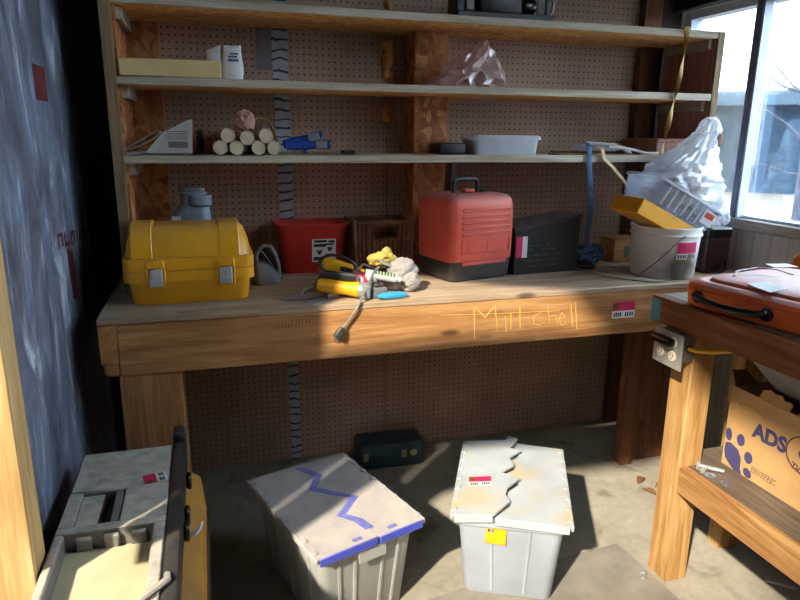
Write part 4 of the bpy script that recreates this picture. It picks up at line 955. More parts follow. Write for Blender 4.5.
o = O('small_parts', b, M['debris'], loc=(1.590, -0.565, 1.2340), rot=(0, th, 0)); o['kind'] = 'stuff'; tag(o, 'jumble of dark small parts seen through the tilted clear bin', 'small parts')
o = O('dark_box', MB().box(0.12, 0.21, -0.02, 0.055, 0.07, 0.125, bev=0.003), M['dark_red'], loc=(1.590, -0.565, 1.2340), rot=(0, th, 0)); tag(o, 'dark red box poking up out of the tilted clear bin', 'box')
# white plastic bag rising above the bin
def bag_mesh(spine, seg=56, amp=0.30, seed=2):
    rings = []
    N = 46
    def interp(u):
        x = u * (len(spine) - 1); i = min(int(x), len(spine) - 2); f = x - i; f = f * f * (3 - 2 * f)
        return [spine[i][k] + (spine[i + 1][k] - spine[i][k]) * f for k in range(5)]
    for j in range(N):
        cx, cy, cz, rx, ry = interp(j / (N - 1)); ring = []
        for i in range(seg):
            a = 2 * PI * i / seg
            q = Vector((math.cos(a) * 1.6, math.sin(a) * 1.6, j * 0.11 + seed))
            k = 1 + amp * (noise.noise(q * 1.3) + 1.3 * (0.4 - abs(noise.noise(q * 2.3))) + 0.9 * (0.4 - abs(noise.noise(q * 4.7))))
            ring.append((cx + rx * k * math.cos(a), cy + ry * k * math.sin(a), cz + 0.25 * rx * amp * noise.noise(q * 2)))
        rings.append(ring)
    return MB().loft(rings)
bg = T('white_bag', 'large crumpled white plastic bag heaped over the tilted bin by the window', 'bag', (1.90, -0.50, 1.15))
bg.name = 'plastic_bag'
P0 = Vector((1.90, -0.50, 1.15))
O('film', loc(bag_mesh([(1.955, -0.47, 1.135, 0.09, 0.05), (1.925, -0.475, 1.20, 0.125, 0.09), (1.885, -0.48, 1.285, 0.165, 0.095), (1.885, -0.48, 1.355, 0.135, 0.08), (1.935, -0.485, 1.42, 0.072, 0.05), (1.972, -0.49, 1.48, 0.044, 0.034), (1.978, -0.49, 1.525, 0.030, 0.024), (1.978, -0.49, 1.538, 0.012, 0.010)]), P0), M['bag'], bg)
o = O('crumpled_paper', MB().blob((1.865, -0.475, 1.275), (0.085, 0.05, 0.062), 0.3, 2.6, 50, 3, ridged=True), plastic('grey_brown_contents', (150, 132, 116), 0.85, var=0.25)); tag(o, 'grey brown crumpled contents inside the white plastic bag', 'paper')
o = O('rusty_scrap', MB().blob((1.990, -0.536, 1.450), (0.016, 0.007, 0.026), 0.3, 2, 51, 2), plastic('rust', (132, 92, 62), 0.85)); tag(o, 'small rusty scrap showing near the top of the white plastic bag', 'scrap')
o = O('plastic_scrap', MB().blob((2.075, -0.50, 1.135), (0.034, 0.03, 0.038), 0.35, 2.6, 61, 3, ridged=True), M['bag']); tag(o, 'crumpled clear scrap on the dark canister below the white bag', 'wrap')
cn = T('canister', 'dark red and black canister between the white bucket and the window wall', 'canister', (2.010, -0.535, BT))
O('body', MB().loft([rrect(0.108, 0.10, 0.02, 0.0), rrect(0.118, 0.11, 0.022, 0.006), rrect(0.122, 0.114, 0.022, 0.13), rrect(0.116, 0.108, 0.022, 0.15)]), M['dark_red'], cn)
O('lid', MB().loft([rrect(0.120, 0.112, 0.022, 0.1505), rrect(0.126, 0.118, 0.022, 0.155), rrect(0.126, 0.118, 0.022, 0.184), rrect(0.116, 0.108, 0.022, 0.190)]), M['black_gloss'], cn)
# thin curved slat lying in front of the bucket
poly = [(1.515, -0.462), (1.57, -0.505), (1.62, -0.565), (1.658, -0.622), (1.695, -0.680), (1.640, -0.678), (1.590, -0.640), (1.545, -0.585), (1.512, -0.52)]
o = O("wooden_strip", MB().prism(poly, 0, 0.006), M["shelf"], loc=(0.0, 0.0, BT)); tag(o, "thin curved wood slat lying on the bench in front of the bucket", "slat")

# ================================================================== on the work table
oc = T('orange_case', 'large orange plastic case with a black handle on the side table', 'case', (1.367, -1.173, 0.966), 10.4 * D2R)
oc.name = 'orange_case'
def rr2(ix, z, r=0.05):                                           # ring inset ix from the case outline
    return rrect(0.46 - 2 * ix, 0.57 - 2 * ix, r, z, n=5, cx=0.23, cy=-0.265)
O('body', MB().loft([rr2(0.012, 0.0), rr2(0.004, 0.006), rr2(0.0, 0.05), rr2(0.0, 0.056)]), M['orange'], oc)
O('lid', MB().loft([rr2(0.003, 0.0565), rr2(0.0, 0.060), rr2(0.003, 0.072), rr2(0.016, 0.080), rr2(0.030, 0.081), rr2(0.034, 0.078), rr2(0.040, 0.078), rr2(0.046, 0.088), rr2(0.060, 0.092)]), M['orange'], oc)
O('handle', MB().tube([(0.0054, -0.045, 0.036), (-0.0126, -0.0466, 0.04), (-0.0252, -0.0631, 0.04), (-0.0306, -0.1063, 0.036), (-0.0324, -0.1535, 0.033), (-0.0306, -0.2007, 0.033), (-0.0252, -0.2439, 0.036), (-0.0126, -0.2604, 0.038), (0.0054, -0.262, 0.036)], [0.0115, 0.0115, 0.0105, 0.010, 0.010, 0.010, 0.0105, 0.0115, 0.0115], 12), M['black_gloss'], oc)
for y in (-0.045, -0.262): O('handle_mount', MB().lathe([(0.019, -0.004), (0.019, 0.004), (0.015, 0.006)], 18, M=Matrix.Translation((0.0, y, 0.036)) @ Matrix.Rotation(-PI / 2, 4, 'Y')), M['black'], oc)
b = MB().tube([(0.115, -0.070, 0.092), (0.20, -0.018, 0.092), (0.30, -0.012, 0.092), (0.33, -0.06, 0.092), (0.30, -0.13, 0.092)], 0.005, 8, flat=0.5)
O('ridge', b, plastic('dark_orange_ridge', (120, 44, 26), 0.5), oc)
b = MB(); rnd = random.Random(5)
for k in range(7):
    u = k / 6
    b.prism([(0.158 + 0.075 * u, -0.068 - 0.062 * u), (0.166 + 0.075 * u, -0.075 - 0.062 * u), (0.178 + 0.075 * u, -0.058 - 0.062 * u), (0.170 + 0.075 * u, -0.051 - 0.062 * u)], 0.0918, 0.0926)
O('embossed_letters', b, M['grey_blue'], oc)
O('paper_label', MB().prism([(0.058, -0.150), (0.140, -0.160), (0.108, -0.242), (0.018, -0.250)], 0.0921, 0.0927), M['white'], oc)
o = O('paper_sheet', MB().prism([(-0.05, -0.028), (0.035, -0.04), (0.042, 0.012), (-0.03, 0.028)], 0, 0.001), M['white'], loc=(1.772, -1.115, 1.0583), smooth=False); tag(o, 'white paper scrap on the far back corner of the orange case', 'paper')
o2 = T('orange_tool', 'orange tool casing standing behind the orange case on the side table', 'tool', (2.075, -1.03, 0.966)); o2.location = (1.935, -1.115, 0.966)
O('shell', MB().loft([rrect(0.10, 0.13, 0.02, 0.0), rrect(0.12, 0.15, 0.03, 0.01), rrect(0.11, 0.14, 0.03, 0.10), rrect(0.07, 0.10, 0.025, 0.13)]), M['orange2'], o2)
O('foot', MB().box(-0.063, -0.0605, -0.05, 0.05, 0.0, 0.012, bev=0.001), M['black'], o2)

# ------------------------------------------------------------------ low shelf of the table
LS = 0.4303
cbx = T('cardboard_box', 'open cardboard box with purple paw prints on the low shelf', 'box', (1.562, -1.204, LS))
H_, DX, LY = 0.268, 0.30, 0.50
b = MB().box(0, 0.004, -LY, 0, 0, H_).box(DX - 0.004, DX, -LY, 0, 0, H_).box(0.0042, DX - 0.0042, -0.004, 0, 0, H_).box(0.0042, DX - 0.0042, -LY, -LY + 0.004, 0, H_).box(0.0042, DX - 0.0042, -LY + 0.0042, -0.0042, 0, 0.004)
O('body', b, M['cardboard'], cbx, smooth=False)
def flap(poly, org, rot, m=M['cardboard'], nm='flap'):
    return O(nm, MB().prism(poly, -0.0015, 0.0015), m, cbx, loc=org, rot=rot, smooth=False)
flap([(0, 0), (0.11, 0), (0.115, 0.02), (0.10, 0.026), (0.085, 0.022), (0.07, 0.034), (0.05, 0.03), (0.03, 0.036), (0.006, 0.026)], (0.003, -0.105, H_), (PI / 2 - 0.25, 0, -PI / 2))
flap([(0, 0), (0.12, 0), (0.115, 0.03), (0.07, 0.02), (0.03, 0.034), (0.01, 0.022)], (0.003, -0.24, H_), (PI / 2 - 0.5, 0, -PI / 2))
flap([(0, 0), (0.09, 0), (0.06, 0.05), (0.01, 0.055)], (0.006, -0.008, H_ - 0.002), (0.95, 0, 0.0), M['cardboard_dark'])
flap([(0, 0), (0.20, 0), (0.19, 0.07), (0.02, 0.09)], (0.003, -0.285, H_), (0.35, 0, -PI / 2), M['cardboard_dark'])
def FX(y, z): return frame_m((1.5618 - 1.562, y + 1.204, z - LS), (0, -1, 0), (0, 0, 1))
b = MB()
def ell(y, z, ry, rz, ang):
    Q = FX(y, z) @ Matrix.Rotation(ang, 4, 'Z')
    b.prism([(ry * math.cos(2 * PI * k / 20), rz * math.sin(2 * PI * k / 20)) for k in range(20)], 0, 0.0006, M=Q)
PK, PY, PZ = 1.28, -1.246, 0.470                                  # paw drawn about its pad
def toe(y, z, ry, rz, a): ell(PY + (y + 1.243) * PK, PZ + (z - 0.468) * PK, ry * PK, rz * PK, a)
toe(-1.222, 0.520, 0.0105, 0.0165, 0.1); toe(-1.2605, 0.522, 0.0125, 0.0155, 0.0); toe(-1.290, 0.489, 0.0125, 0.0150, 0.0); toe(-1.293, 0.450, 0.0135, 0.011, -0.5)
Q = FX(PY, PZ) @ Matrix.Scale(PK, 4)
b.prism([(-0.027, 0.028), (-0.012, 0.034), (0.014, 0.026), (0.026, 0.008), (0.027, -0.018), (0.034, -0.032), (0.022, -0.038), (-0.004, -0.024), (-0.022, -0.012), (-0.028, 0.006)], 0, 0.0006, M=Q)
L(O('paw_print', b, M['purple'], cbx, smooth=False), 'purple paw print')
O('logo_letters', text_mb('ADS', 0.064, FX(-1.309, 0.574), bold=0.003), M['purple'], cbx, smooth=False)
b = MB()
ring = [(0.062 * math.cos(2 * PI * k / 32), 0.054 * math.sin(2 * PI * k / 32)) for k in range(32)]
Q = FX(-1.492, 0.594)
b.tube([tuple(Q @ Vector((x, y, 0.0003))) for x, y in ring], 0.0026, 6, flat=0.3, closed=True, up=(1, 0, 0))
O('emblem_ring', b, M['ink'], cbx)
b = MB(); ell(-1.488, 0.622, 0.012, 0.012, 0); ell(-1.494, 0.592, 0.024, 0.017, -0.4)
O('emblem', b, M['purple'], cbx, smooth=False)
O('emblem_text', text_mb('TIG', 0.026, FX(-1.452, 0.546) @ Matrix.Rotation(-0.25, 4, 'Z'), bold=0.0008), M['ink'], cbx, smooth=False)
b = MB(); rnd = random.Random(2)
for r_ in range(3):
    x = 0
    while x < 0.085:
        w_ = rnd.uniform(0.004, 0.010)
        Q = FX(-1.322 - x, 0.474 - 0.0075 * r_); b.box(0, w_, 0, 0.003, 0, 0.0005, M=Q); x += w_ + 0.003
O('small_print', b, M['ink'], cbx, smooth=False)
tq = T('grey_tub', 'grey slanted plastic tub resting on the cardboard box under the side table', 'tub', (1.9, -1.55, 0.70))
tub = MB().prism([(1.470, 0.878), (1.470, 0.845), (1.660, 0.663), (1.700, 0.655), (1.700, 0.7025), (2.09, 0.7025), (2.09, 0.878)], 0.0, 0.35, M=Matrix(((1, 0, 0, 0), (0, 0, -1, -1.345), (0, 1, 0, 0), (0, 0, 0, 1))))
O('tub', loc(tub, (1.9, -1.55, 0.70)), M['funnel'], tq)
O('rim', loc(MB().box(1.462, 2.095, -1.70, -1.340, 0.8785, 0.8815, bev=0.001), (1.9, -1.55, 0.70)), M['funnel'], tq)
def bolt(lab, p, rz, ln, r, grp=None):
    t = T('bolt', lab, 'bolt', p, rz, grp)
    O('shank', MB().lathe([(r * 0.55, -ln), (r * 0.55, 0)], 12, M=Matrix.Rotation(PI / 2, 4, 'Y') @ Matrix.Translation((0, 0, -ln * 0.0))), M['steel_dull'], t)
    O('head', MB().lathe([(r, 0.0003), (r, r * 0.8)], 6, M=Matrix.Rotation(PI / 2, 4, 'Y')), M['steel_dull'], t)
    return t
bolt('long steel bolt lying on the low shelf by the square post', (1.462, -1.222, LS + 0.0105), 2.3, 0.07, 0.012)
wsh = None
for (x, y, lab) in ((1.462, -1.268, 'steel washer on the low shelf nearest the bolt'), (1.475, -1.322, 'steel washer on the low shelf farther from the bolt')):
    o = O('washer', MB().lathe([(0.007, 0), (0.017, 0), (0.017, 0.002), (0.007, 0.002), (0.007, 0)], 20, cap0=False, cap1=False), M['steel'], loc=(x, y, LS)); tag(o, lab, 'washer', 'washers on the low shelf')
wsh = T('wing_nut', 'steel wing nut on the low shelf between the bolt and the post', 'nut', (1.455, -1.243, LS))
O('collar', MB().lathe([(0.009, 0), (0.009, 0.010), (0.006, 0.012)], 12), M['steel_dull'], wsh)
O('wing', MB().prism([(0.009, 0.003), (0.024, 0.012), (0.026, 0.018), (0.020, 0.02), (0.009, 0.010)], -0.0015, 0.0015, M=Matrix.Rotation(PI / 2, 4, 'X')).prism([(-0.009, 0.003), (-0.024, 0.012), (-0.026, 0.018), (-0.020, 0.02), (-0.009, 0.010)], -0.0015, 0.0015, M=Matrix.Rotation(PI / 2, 4, 'X')), M['steel_dull'], wsh)

# ================================================================== on the floor
S('trim_5', MB().prism([(-0.39, -4.9), (1.395, -4.9), (1.395, -1.25), (1.378, -0.965), (0.95, -1.0), (0.30, -1.12), (-0.39, -1.15)], 0.0002, 0.0012), M['slab'])

def tote(label, p, rz, mbody, mlid, mrim, zig, lift, kind):
    t = T('storage_tote', label, 'tote', p, rz)
    Mi = Matrix.Rotation(-rz, 3, 'Z')
    zl = [Mi @ (Vector((x, y, 0)) - Vector(p)) for x, y in zig]
    W, Lg, H = 0.350, 0.500, 0.318
    O('body', MB().loft([rrect(W - 0.075, Lg - 0.09, 0.025, 0.0), rrect(W - 0.066, Lg - 0.08, 0.03, 0.005), rrect(W - 0.022, Lg - 0.03, 0.03, 0.268), rrect(W + 0.002, Lg - 0.002, 0.03, 0.27), rrect(W + 0.002, Lg - 0.002, 0.03, 0.300), rrect(W - 0.008, Lg - 0.012, 0.027, 0.301), rrect(W - 0.030, Lg - 0.038, 0.025, 0.268), rrect(W - 0.074, Lg - 0.088, 0.025, 0.007)]), mbody, t)
    b = MB()
    def rib(x, y0, y1, w_, dx, dy):                                # upright rib that follows the taper of the wall
        vs = []
        for z, (X0, Y0) in ((0.02, y0), (0.262, y1)):
            for (a, c) in ((-w_, 0), (w_, 0), (w_, 1), (-w_, 1)):
                vs.append((X0 + (a if dx == 0 else dx * 0.005 * c), Y0 + (a if dy == 0 else dy * 0.005 * c), z))
        b.add(vs, [[0, 1, 2, 3], [4, 7, 6, 5], [0, 4, 5, 1], [1, 5, 6, 2], [2, 6, 7, 3], [3, 7, 4, 0]])
    f0, f1 = -(Lg - 0.078) / 2, -(Lg - 0.030) / 2
    for x in (-0.105, -0.05, 0.05, 0.105) if kind else (-0.06, 0.06): rib(x, (x * 0.85, f0), (x, f1), 0.004, 0, -1)
    for y in (-0.16, -0.08, 0.0, 0.08, 0.16):
        for sx in (-1, 1): rib(0, (sx * (W - 0.064) / 2, y * 0.87), (sx * (W - 0.022) / 2, y), 0.004, sx, 0)
    O('rib', b, mbody, t)
    if kind:
        O('handle_plate', MB().box(-0.048, 0.048, -Lg / 2 - 0.006, -Lg / 2 - 0.0012, 0.236, 0.284, bev=0.002), mbody, t)
    flaps = []
    for s_ in (-1, 1):
        e = s_ * (W / 2 + 0.006); y0, y1 = -Lg / 2 - 0.008, Lg / 2 + 0.006
        zz = [(v.x - (-0.0012) * s_ if True else 0, v.y) for v in zl]
        poly = [(e, y0), (zz[0][0], y0)] + zz[1:-1] + [(zz[-1][0], y1), (e, y1)]
        # work relative to the hinge line so that the flap can swing up a little
        pl_ = [(x - e, y) for x, y in poly]
        ang = -lift if s_ < 0 else lift * 0.2
        fo = O('lid_flap', MB().prism(pl_, 0, 0.006), mlid, t, loc=(e, 0, 0.3025), rot=(0, ang, 0), smooth=False)
        lo, hi = sorted((0.0, zz[0][0] - e))
        b = MB().box(lo + 0.004, hi - 0.004, y0 - 0.006, y0 - 0.0004, -0.020, 0.007, bev=0.002)
        O('front_lip', b, mrim, fo)
        b = MB()
        for k in range(8):
            yy = y0 + 0.03 + k * (y1 - y0 - 0.06) / 7
            b.box(-0.006 if s_ < 0 else -0.012, 0.012 if s_ < 0 else 0.006, yy - 0.010, yy + 0.010, 0.0062, 0.011, bev=0.002)
        b.box(-0.008 if s_ < 0 else 0.0, 0.0 if s_ < 0 else 0.008, y0, y1, -0.012, 0.0065, bev=0.002)
        O('hinge_rail', b, mlid if kind == 0 else M['lid_dust'], fo)
        if kind:
            zzz = [(x - e - 0.007 * (-s_), y, 0.0065) for x, y in zz]
            b = MB().tube(zzz, 0.008, 6, flat=0.12)
            b.box(*(sorted((zz[0][0] - e + (0.075 * s_), zz[0][0] - e + 0.045 * s_))), y0 + 0.012, y0 + 0.026, 0.0062, 0.009, bev=0.001)
            O('zigzag_edge', b, mrim, fo)
        flaps.append(fo)
    return t, flaps
zc = [(0.41, -1.082), (0.385, -1.03), (0.341, -0.99), (0.402, -0.899), (0.349, -0.865), (0.278, -0.813), (0.311, -0.733), (0.255, -0.66)]
tc, fl = tote('clear storage tote with dusty lid flaps and blue edges on the floor', (0.329, -0.886, 0.0012), 0.312, M['tote_clear'], M['lid_dust'], M['lid_blue'], zc, 0.012, 1)
zw = [(0.803, -1.116), (0.872, -1.085), (0.875, -1.045), (0.899, -1.008), (0.96, -0.972), (0.925, -0.905), (0.985, -0.880), (0.995, -0.82), (1.055, -0.79), (1.029, -0.755), (1.088, -0.70), (1.07, -0.655), (1.08, -0.62)]
tw, fw = tote('milky white storage tote with yellowed zigzag lid and a yellow tag', (0.953, -0.927, 0.0012), -0.459, M['tote_white'], M['tote_lid'], M['tote_lid'], zw, 0.12, 0)
stick(0.075, 0.062, frame_m((0.075, -0.055, 0.0062), (1, 0.06, 0), (-0.06, 1, 0)), fw[0])
O('tag', MB().box(-0.032, 0.032, -0.0012, 0.0, -0.026, 0.026, mi=0).box(-0.026, -0.008, -0.0016, -0.0012, 0.012, 0.022, mi=1), [M['yellow_tool'], M['inkdark']], tw, loc=(-0.045, -0.2375, 0.235), rot=(-0.1, 0.05, 0))
o = O('yellow_paper', MB().box(-0.045, 0.045, -0.001, 0.001, -0.06, 0.06), M['yellow'], loc=(0.8285, -1.062, 0.10), rot=(-0.09, 0.25, -0.459)); tag(o, 'folded yellow paper seen through the front of the milky white tote', 'paper')
o = O('grey_bundle', MB().blob((0, 0, 0.09), (0.10, 0.14, 0.085), 0.2, 2, 71, 3, flat_z=0.0), M['paper'], loc=(0.99, -0.90, 0.0095), rot=(0, 0, -0.459)); tag(o, 'pale grey bundle inside the milky white tote', 'cloth')
o = O('tan_cloth', MB().blob((0, 0, 0.05), (0.06, 0.05, 0.05), 0.25, 2.2, 81, 3, flat_z=0.0, ridged=True), M['gold'], loc=(0.415, -1.00, 0.0095), rot=(0, 0, 0.312)); tag(o, 'tan cloth seen through the front of the clear tote', 'cloth')
o = O('red_cloth', MB().blob((0, 0, 0.022), (0.04, 0.03, 0.022), 0.2, 2.2, 82, 2, flat_z=0.0), M['red_print2'], loc=(0.32, -1.03, 0.0095), rot=(0, 0, 0.312)); tag(o, 'small red cloth at the bottom front of the clear tote', 'cloth')
o = O('grey_bundle', MB().blob((0, 0, 0.08), (0.11, 0.13, 0.085), 0.2, 2, 83, 3, flat_z=0.0), M['grey'], loc=(0.335, -0.83, 0.0095), rot=(0, 0, 0.312)); tag(o, 'dark grey bundle filling the back of the clear tote', 'cloth')

te = T('teal_case', 'dark teal plastic case on the floor against the back wall', 'case', (0.73, -0.125, 0.0005), -0.03)
O('body', MB().loft([rrect(0.29, 0.14, 0.02, 0.0), rrect(0.305, 0.15, 0.022, 0.006), rrect(0.305, 0.15, 0.022, 0.058)]), M['teal'], te)
O('lid', MB().loft([rrect(0.305, 0.15, 0.022, 0.0585), rrect(0.305, 0.15, 0.022, 0.10), rrect(0.29, 0.135, 0.02, 0.112)]), M['teal'], te)
for x in (-0.12, 0.055): O('latch', MB().box(x - 0.012, x + 0.012, -0.0805, -0.0755, 0.045, 0.082, bev=0.002), M['brass'], te)
O('badge', MB().lathe([(0.016, 0), (0.016, 0.003), (0.009, 0.003), (0.009, 0.001)], 18, M=Matrix.Translation((0.10, -0.0755, 0.064)) @ Matrix.Rotation(PI / 2, 4, 'X')), M['brass'], te)

# ------------------------------------------------------------------ rolling tool chest at the left
tb = T('rolling_tool_chest', 'tall grey and yellow rolling tool chest with a tray lid at the lower left', 'tool chest', (-0.262, -1.19, 0.0012))
P0 = Vector((-0.262, -1.19, 0.0))
x0, x1, y0, y1 = -0.386, -0.140, -1.66, -0.862
O('base_bin', loc(MB().loft([rrect(0.26, 0.70, 0.04, 0.05, cx=-0.245, cy=-1.26), rrect(0.31, 0.76, 0.04, 0.09, cx=-0.225, cy=-1.26), rrect(0.334, 0.78, 0.04, 0.33, cx=-0.218, cy=-1.26)]), P0), M['black_dusty'], tb)
for y in (-1.52, -1.00):
    wl = O('wheel', loc(MB().lathe([(0.02, -0.02), (0.05, -0.018), (0.0515, 0), (0.05, 0.018), (0.02, 0.02)], 24, M=Matrix.Translation((-0.215, y, 0.0518)) @ Matrix.Rotation(PI / 2, 4, 'X')), P0), M['black'], tb)
O('drawer_body', loc(MB().loft([rrect(0.318, 0.775, 0.035, 0.3305, cx=-0.224, cy=-1.26), rrect(0.326, 0.78, 0.04, 0.36, cx=-0.221, cy=-1.26), rrect(0.316, 0.785, 0.04, 0.45, cx=-0.226, cy=-1.26), rrect(0.262, 0.775, 0.035, 0.487, cx=-0.252, cy=-1.26)]), P0), M['yellow_dull'], tb)
# lid built round the handle slot and the open tray
zt = 0.552
b = MB()
b.box(x0, x1, y0, y1, 0.4875, 0.505, bev=0.004)
b.box(x0, x1, -1.085, y1, 0.505, zt, bev=0.006)                                   # plain rear deck
b.box(x0, -0.352, -1.245, -1.085, 0.505, zt, bev=0.003).box(-0.250, x1, -1.245, -1.085, 0.505, zt, bev=0.003)   # either side of the slot
b.box(-0.352, -0.302, -1.245, -1.085, 0.505, 0.538)
b.box(x0, x1, -1.275, -1.245, 0.505, zt + 0.002, bev=0.003)
b.box(x0, x0 + 0.022, y0, -1.275, 0.505, zt + 0.004, bev=0.005).box(x1 - 0.030, x1, y0, -1.275, 0.505, zt + 0.004, bev=0.005)
b.box(x0 + 0.022, x1 - 0.03, y0, y0 + 0.03, 0.505, zt, bev=0.004)
for xx in (x0 + 0.045, x0 + 0.105, x0 + 0.165): b.box(xx, xx + 0.035, -1.290, -1.2752, 0.507, zt - 0.008, bev=0.004)
lid = O('lid', loc(b, P0), M['dust_grey'], tb)
O('tray_floor', loc(MB().box(x0 + 0.0225, x1 - 0.0305, y0 + 0.0305, -1.2905, 0.5052, 0.512), P0), M['tray'], lid)
O('handle_slot', loc(MB().box(-0.3015, -0.2505, -1.2445, -1.0855, 0.5055, 0.512), P0), M['inkdark'], lid)
O('slot_rail', loc(MB().box(-0.272, -0.2515, -1.24, -1.09, 0.5125, 0.549, bev=0.003), P0), M['grey'], lid)
b = MB().box(x1 + 0.0005, x1 + 0.034, y0, -0.86, 0.470, zt + 0.006, bev=0.008, seg=2).box(x1 - 0.002, x1 + 0.034, -0.86, -0.79, 0.470, zt + 0.030, bev=0.010, seg=2)
O('edge_rail', loc(b, P0), M['black'], tb)
for y in (-0.98, -1.16, -1.235): O('latch', loc(MB().box(x1 + 0.0345, x1 + 0.048, y - 0.018, y + 0.018, 0.468, 0.510, bev=0.004), P0), M['black_gloss'], tb)
O('broken_clip', loc(MB().tube([(x1 + 0.048, -1.245, 0.485), (x1 + 0.062, -1.25, 0.49), (x1 + 0.074, -1.245, 0.50), (x1 + 0.080, -1.235, 0.512)], [0.006, 0.007, 0.006, 0.003], 8), P0), M['white'], tb)
O('side_handle', loc(MB().tube([(x1 + 0.012, -1.49, 0.556), (x1 + 0.014, -1.52, 0.566), (x1 - 0.012, -1.555, 0.570), (x1 - 0.035, -1.565, 0.562)], 0.008, 8), P0), M['dust_grey'], tb)
stick(0.050, 0.060, frame_m((-0.180 - P0.x, -1.055 - P0.y, zt + 0.0003), (0.0, -1, 0), (1, 0, 0)) @ Matrix.Rotation(0.2 + PI, 4, 'Z'), lid)

# small litter
for k, (x, y, lab) in enumerate(((1.745, -0.60, 'dry brown leaf on the lit floor, farthest from the square post'), (1.72, -0.69, 'dry brown leaf on the lit floor, nearest the square post'), (1.80, -0.66, 'curled dry leaf beside two others on the lit floor'))):
    vs = []; fs = []
    for i in range(7):
        u = i / 6; w_ = 0.016 * math.sin(PI * min(0.97, u + 0.03)) + 0.001
        for j in (-1, 0, 1): vs.append((0.07 * (u - 0.5), j * w_, 0.001 + 0.010 * abs(j) * math.sin(PI * u) + 0.004 * math.sin(3 * u + k)))
    n = len(vs); vs += [(p[0], p[1], p[2] + 0.0012) for p in vs]
    for i in range(6):
        for j in range(2):
            a = i * 3 + j; fs += [[a, a + 1, a + 4, a + 3], [n + a, n + a + 3, n + a + 4, n + a + 1]]
        for j in (0, 2): a = i * 3 + j; fs.append([a, a + 3, n + a + 3, n + a])
    fs += [[0, 1, n + 1, n], [1, 2, n + 2, n + 1], [18, 19, n + 19, n + 18], [19, 20, n + 20, n + 19]]
    o = O('dry_leaf', MB().add(vs, fs), M['leaf'], loc=(x, y, 0.0), rot=(0, 0, 0.6 + 1.4 * k)); tag(o, lab, 'leaf', 'dry leaves on the floor')
bolt('single shiny bolt lying on the grey floor by the foot of the post', (1.350, -1.155, 0.0125), 0.9, 0.022, 0.011)
o = O('wood_splinter', MB().prism([(-0.045, -0.004), (0.04, -0.005), (0.05, 0.0), (0.038, 0.005), (-0.042, 0.004)], 0, 0.005), M['white_rope'], loc=(1.775, -1.315, 0.0), rot=(0, 0, -0.75)); tag(o, 'pale wood splinter on the floor below the low shelf beam', 'splinter')

# ================================================================== outside the window
dirv = Vector((0.705, 0.709, 0))
cc = Vector((0, -2.763, 0)) + dirv * 22
shd = T('shed', 'low blue grey shed with a pale roof edge seen through the window', 'shed', (cc.x, cc.y, -0.13), -0.79)
O('wall', MB().box(-9, 9, 0, 6, 0, 2.45), M['bluebox_siding'], shd)
O('fascia', MB().box(-9.3, 9.3, -0.35, 6.3, 2.4505, 2.86, bev=0.02), plastic('pale_fascia', (40, 66, 86), 0.7), shd)
O('door', MB().box(1.0, 2.1, -0.03, -0.002, 0, 2.05).box(-3.2, -1.2, -0.03, -0.002, 0, 2.1), plastic('shed_door', (6, 30, 52), 0.7), shd)
tp_ = Vector((0, -2.763, 0)) + Vector((0.740, 0.673, 0)) * 8.2
tre = T('bare_tree', 'bare pale tree trunk with thin branches outside the window', 'tree', (tp_.x, tp_.y, -0.13))
O('trunk', MB().tube([(0, 0, 0), (0.02, 0.0, 0.8), (-0.01, 0.0, 1.8), (0.02, 0, 2.8), (0.0, 0.02, 4.2), (0.05, 0.0, 6.0)], [0.085, 0.07, 0.06, 0.05, 0.035, 0.01], 10), M['bark'], tre)
rnd = random.Random(14)
dl = Vector((-0.673, 0.740, 0))
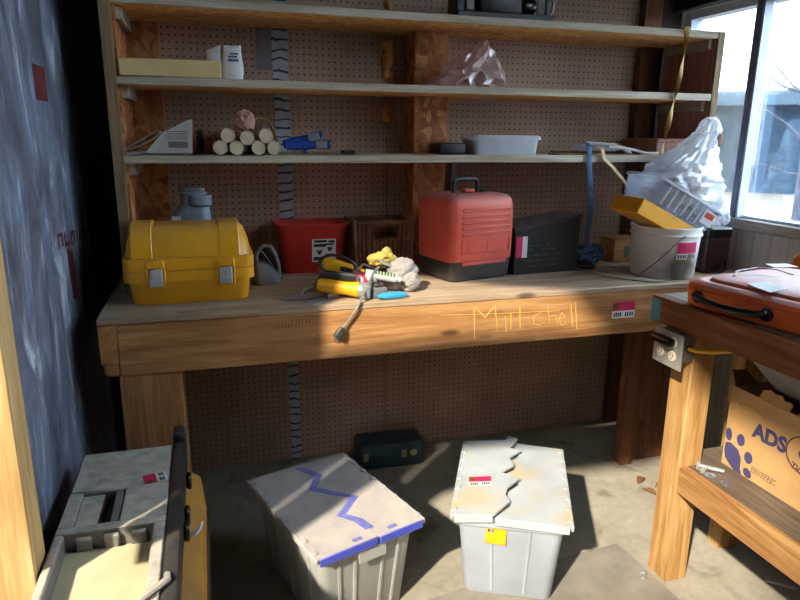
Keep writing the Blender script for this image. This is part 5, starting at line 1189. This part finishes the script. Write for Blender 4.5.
for (z0, pts) in ((1.95, [(0.0, 0.0), (0.22, 0.16), (0.45, 0.42), (0.62, 0.72)]), (2.0, [(0.0, 0.0), (0.30, 0.10), (0.65, 0.34), (0.95, 0.45)]), (1.5, [(0.0, 0.0), (0.20, 0.20), (0.42, 0.36), (0.60, 0.40)]), (2.6, [(0.0, 0.0), (0.3, 0.4), (0.5, 0.9), (0.6, 1.4)]), (2.4, [(0, 0), (-0.3, 0.3), (-0.6, 0.8), (-0.8, 1.4)]), (1.2, [(0, 0), (0.15, 0.02), (0.4, 0.10), (0.7, 0.08)])):
    O('branch', MB().tube([tuple(dl * a + Vector((0, 0, z0 + h))) for a, h in pts], [0.02, 0.015, 0.010, 0.004], 6), M['bark'], tre)

# ================================================================== camera and light
f_px, yaw, pitch, roll = 652.0862, 0.28745, 0.25, 0.0098
cam = bpy.data.cameras.new('camera'); co = bpy.data.objects.new('camera', cam); C.objects.link(co)
r_ = Vector((math.cos(yaw), -math.sin(yaw), 0)); fh = Vector((math.sin(yaw), math.cos(yaw), 0))
fw_ = fh * math.cos(pitch) - Vector((0, 0, 1)) * math.sin(pitch); u_ = r_.cross(fw_)
ra = r_ * math.cos(roll) + u_ * math.sin(roll); ua = u_ * math.cos(roll) - r_ * math.sin(roll)
co.matrix_world = Matrix(((ra.x, ua.x, -fw_.x, 0), (ra.y, ua.y, -fw_.y, -2.7633), (ra.z, ua.z, -fw_.z, 1.461), (0, 0, 0, 1)))
cam.sensor_width = 36; cam.lens = 36 * f_px / 800; cam.clip_start = 0.05; cam.clip_end = 200
bpy.context.scene.camera = co

az, el = 46 * D2R, 37 * D2R
sl = bpy.data.lights.new('sun', 'SUN'); so = bpy.data.objects.new('sun', sl); C.objects.link(so)
sd_ = Vector((math.sin(az) * math.cos(el), math.cos(az) * math.cos(el), -math.sin(el)))
so.rotation_euler = sd_.to_track_quat('-Z', 'Y').to_euler(); so.location = (-4, -6, 5)
sl.energy = 9.5; sl.angle = 1.6 * D2R; sl.color = (1.0, 0.89, 0.72)

w = bpy.data.worlds.new('sky'); bpy.context.scene.world = w; w.use_nodes = True
nt = w.node_tree; bgn = nt.nodes['Background']
bgn.inputs[0].default_value = (0.86, 0.93, 1.0, 1); bgn.inputs[1].default_value = 14.0

vs_ = bpy.context.scene.view_settings
vs_.view_transform = 'Standard'; vs_.look = 'None'; vs_.exposure = 0.0; vs_.gamma = 1.0
try: vs_.use_curve_mapping = False
except Exception: pass
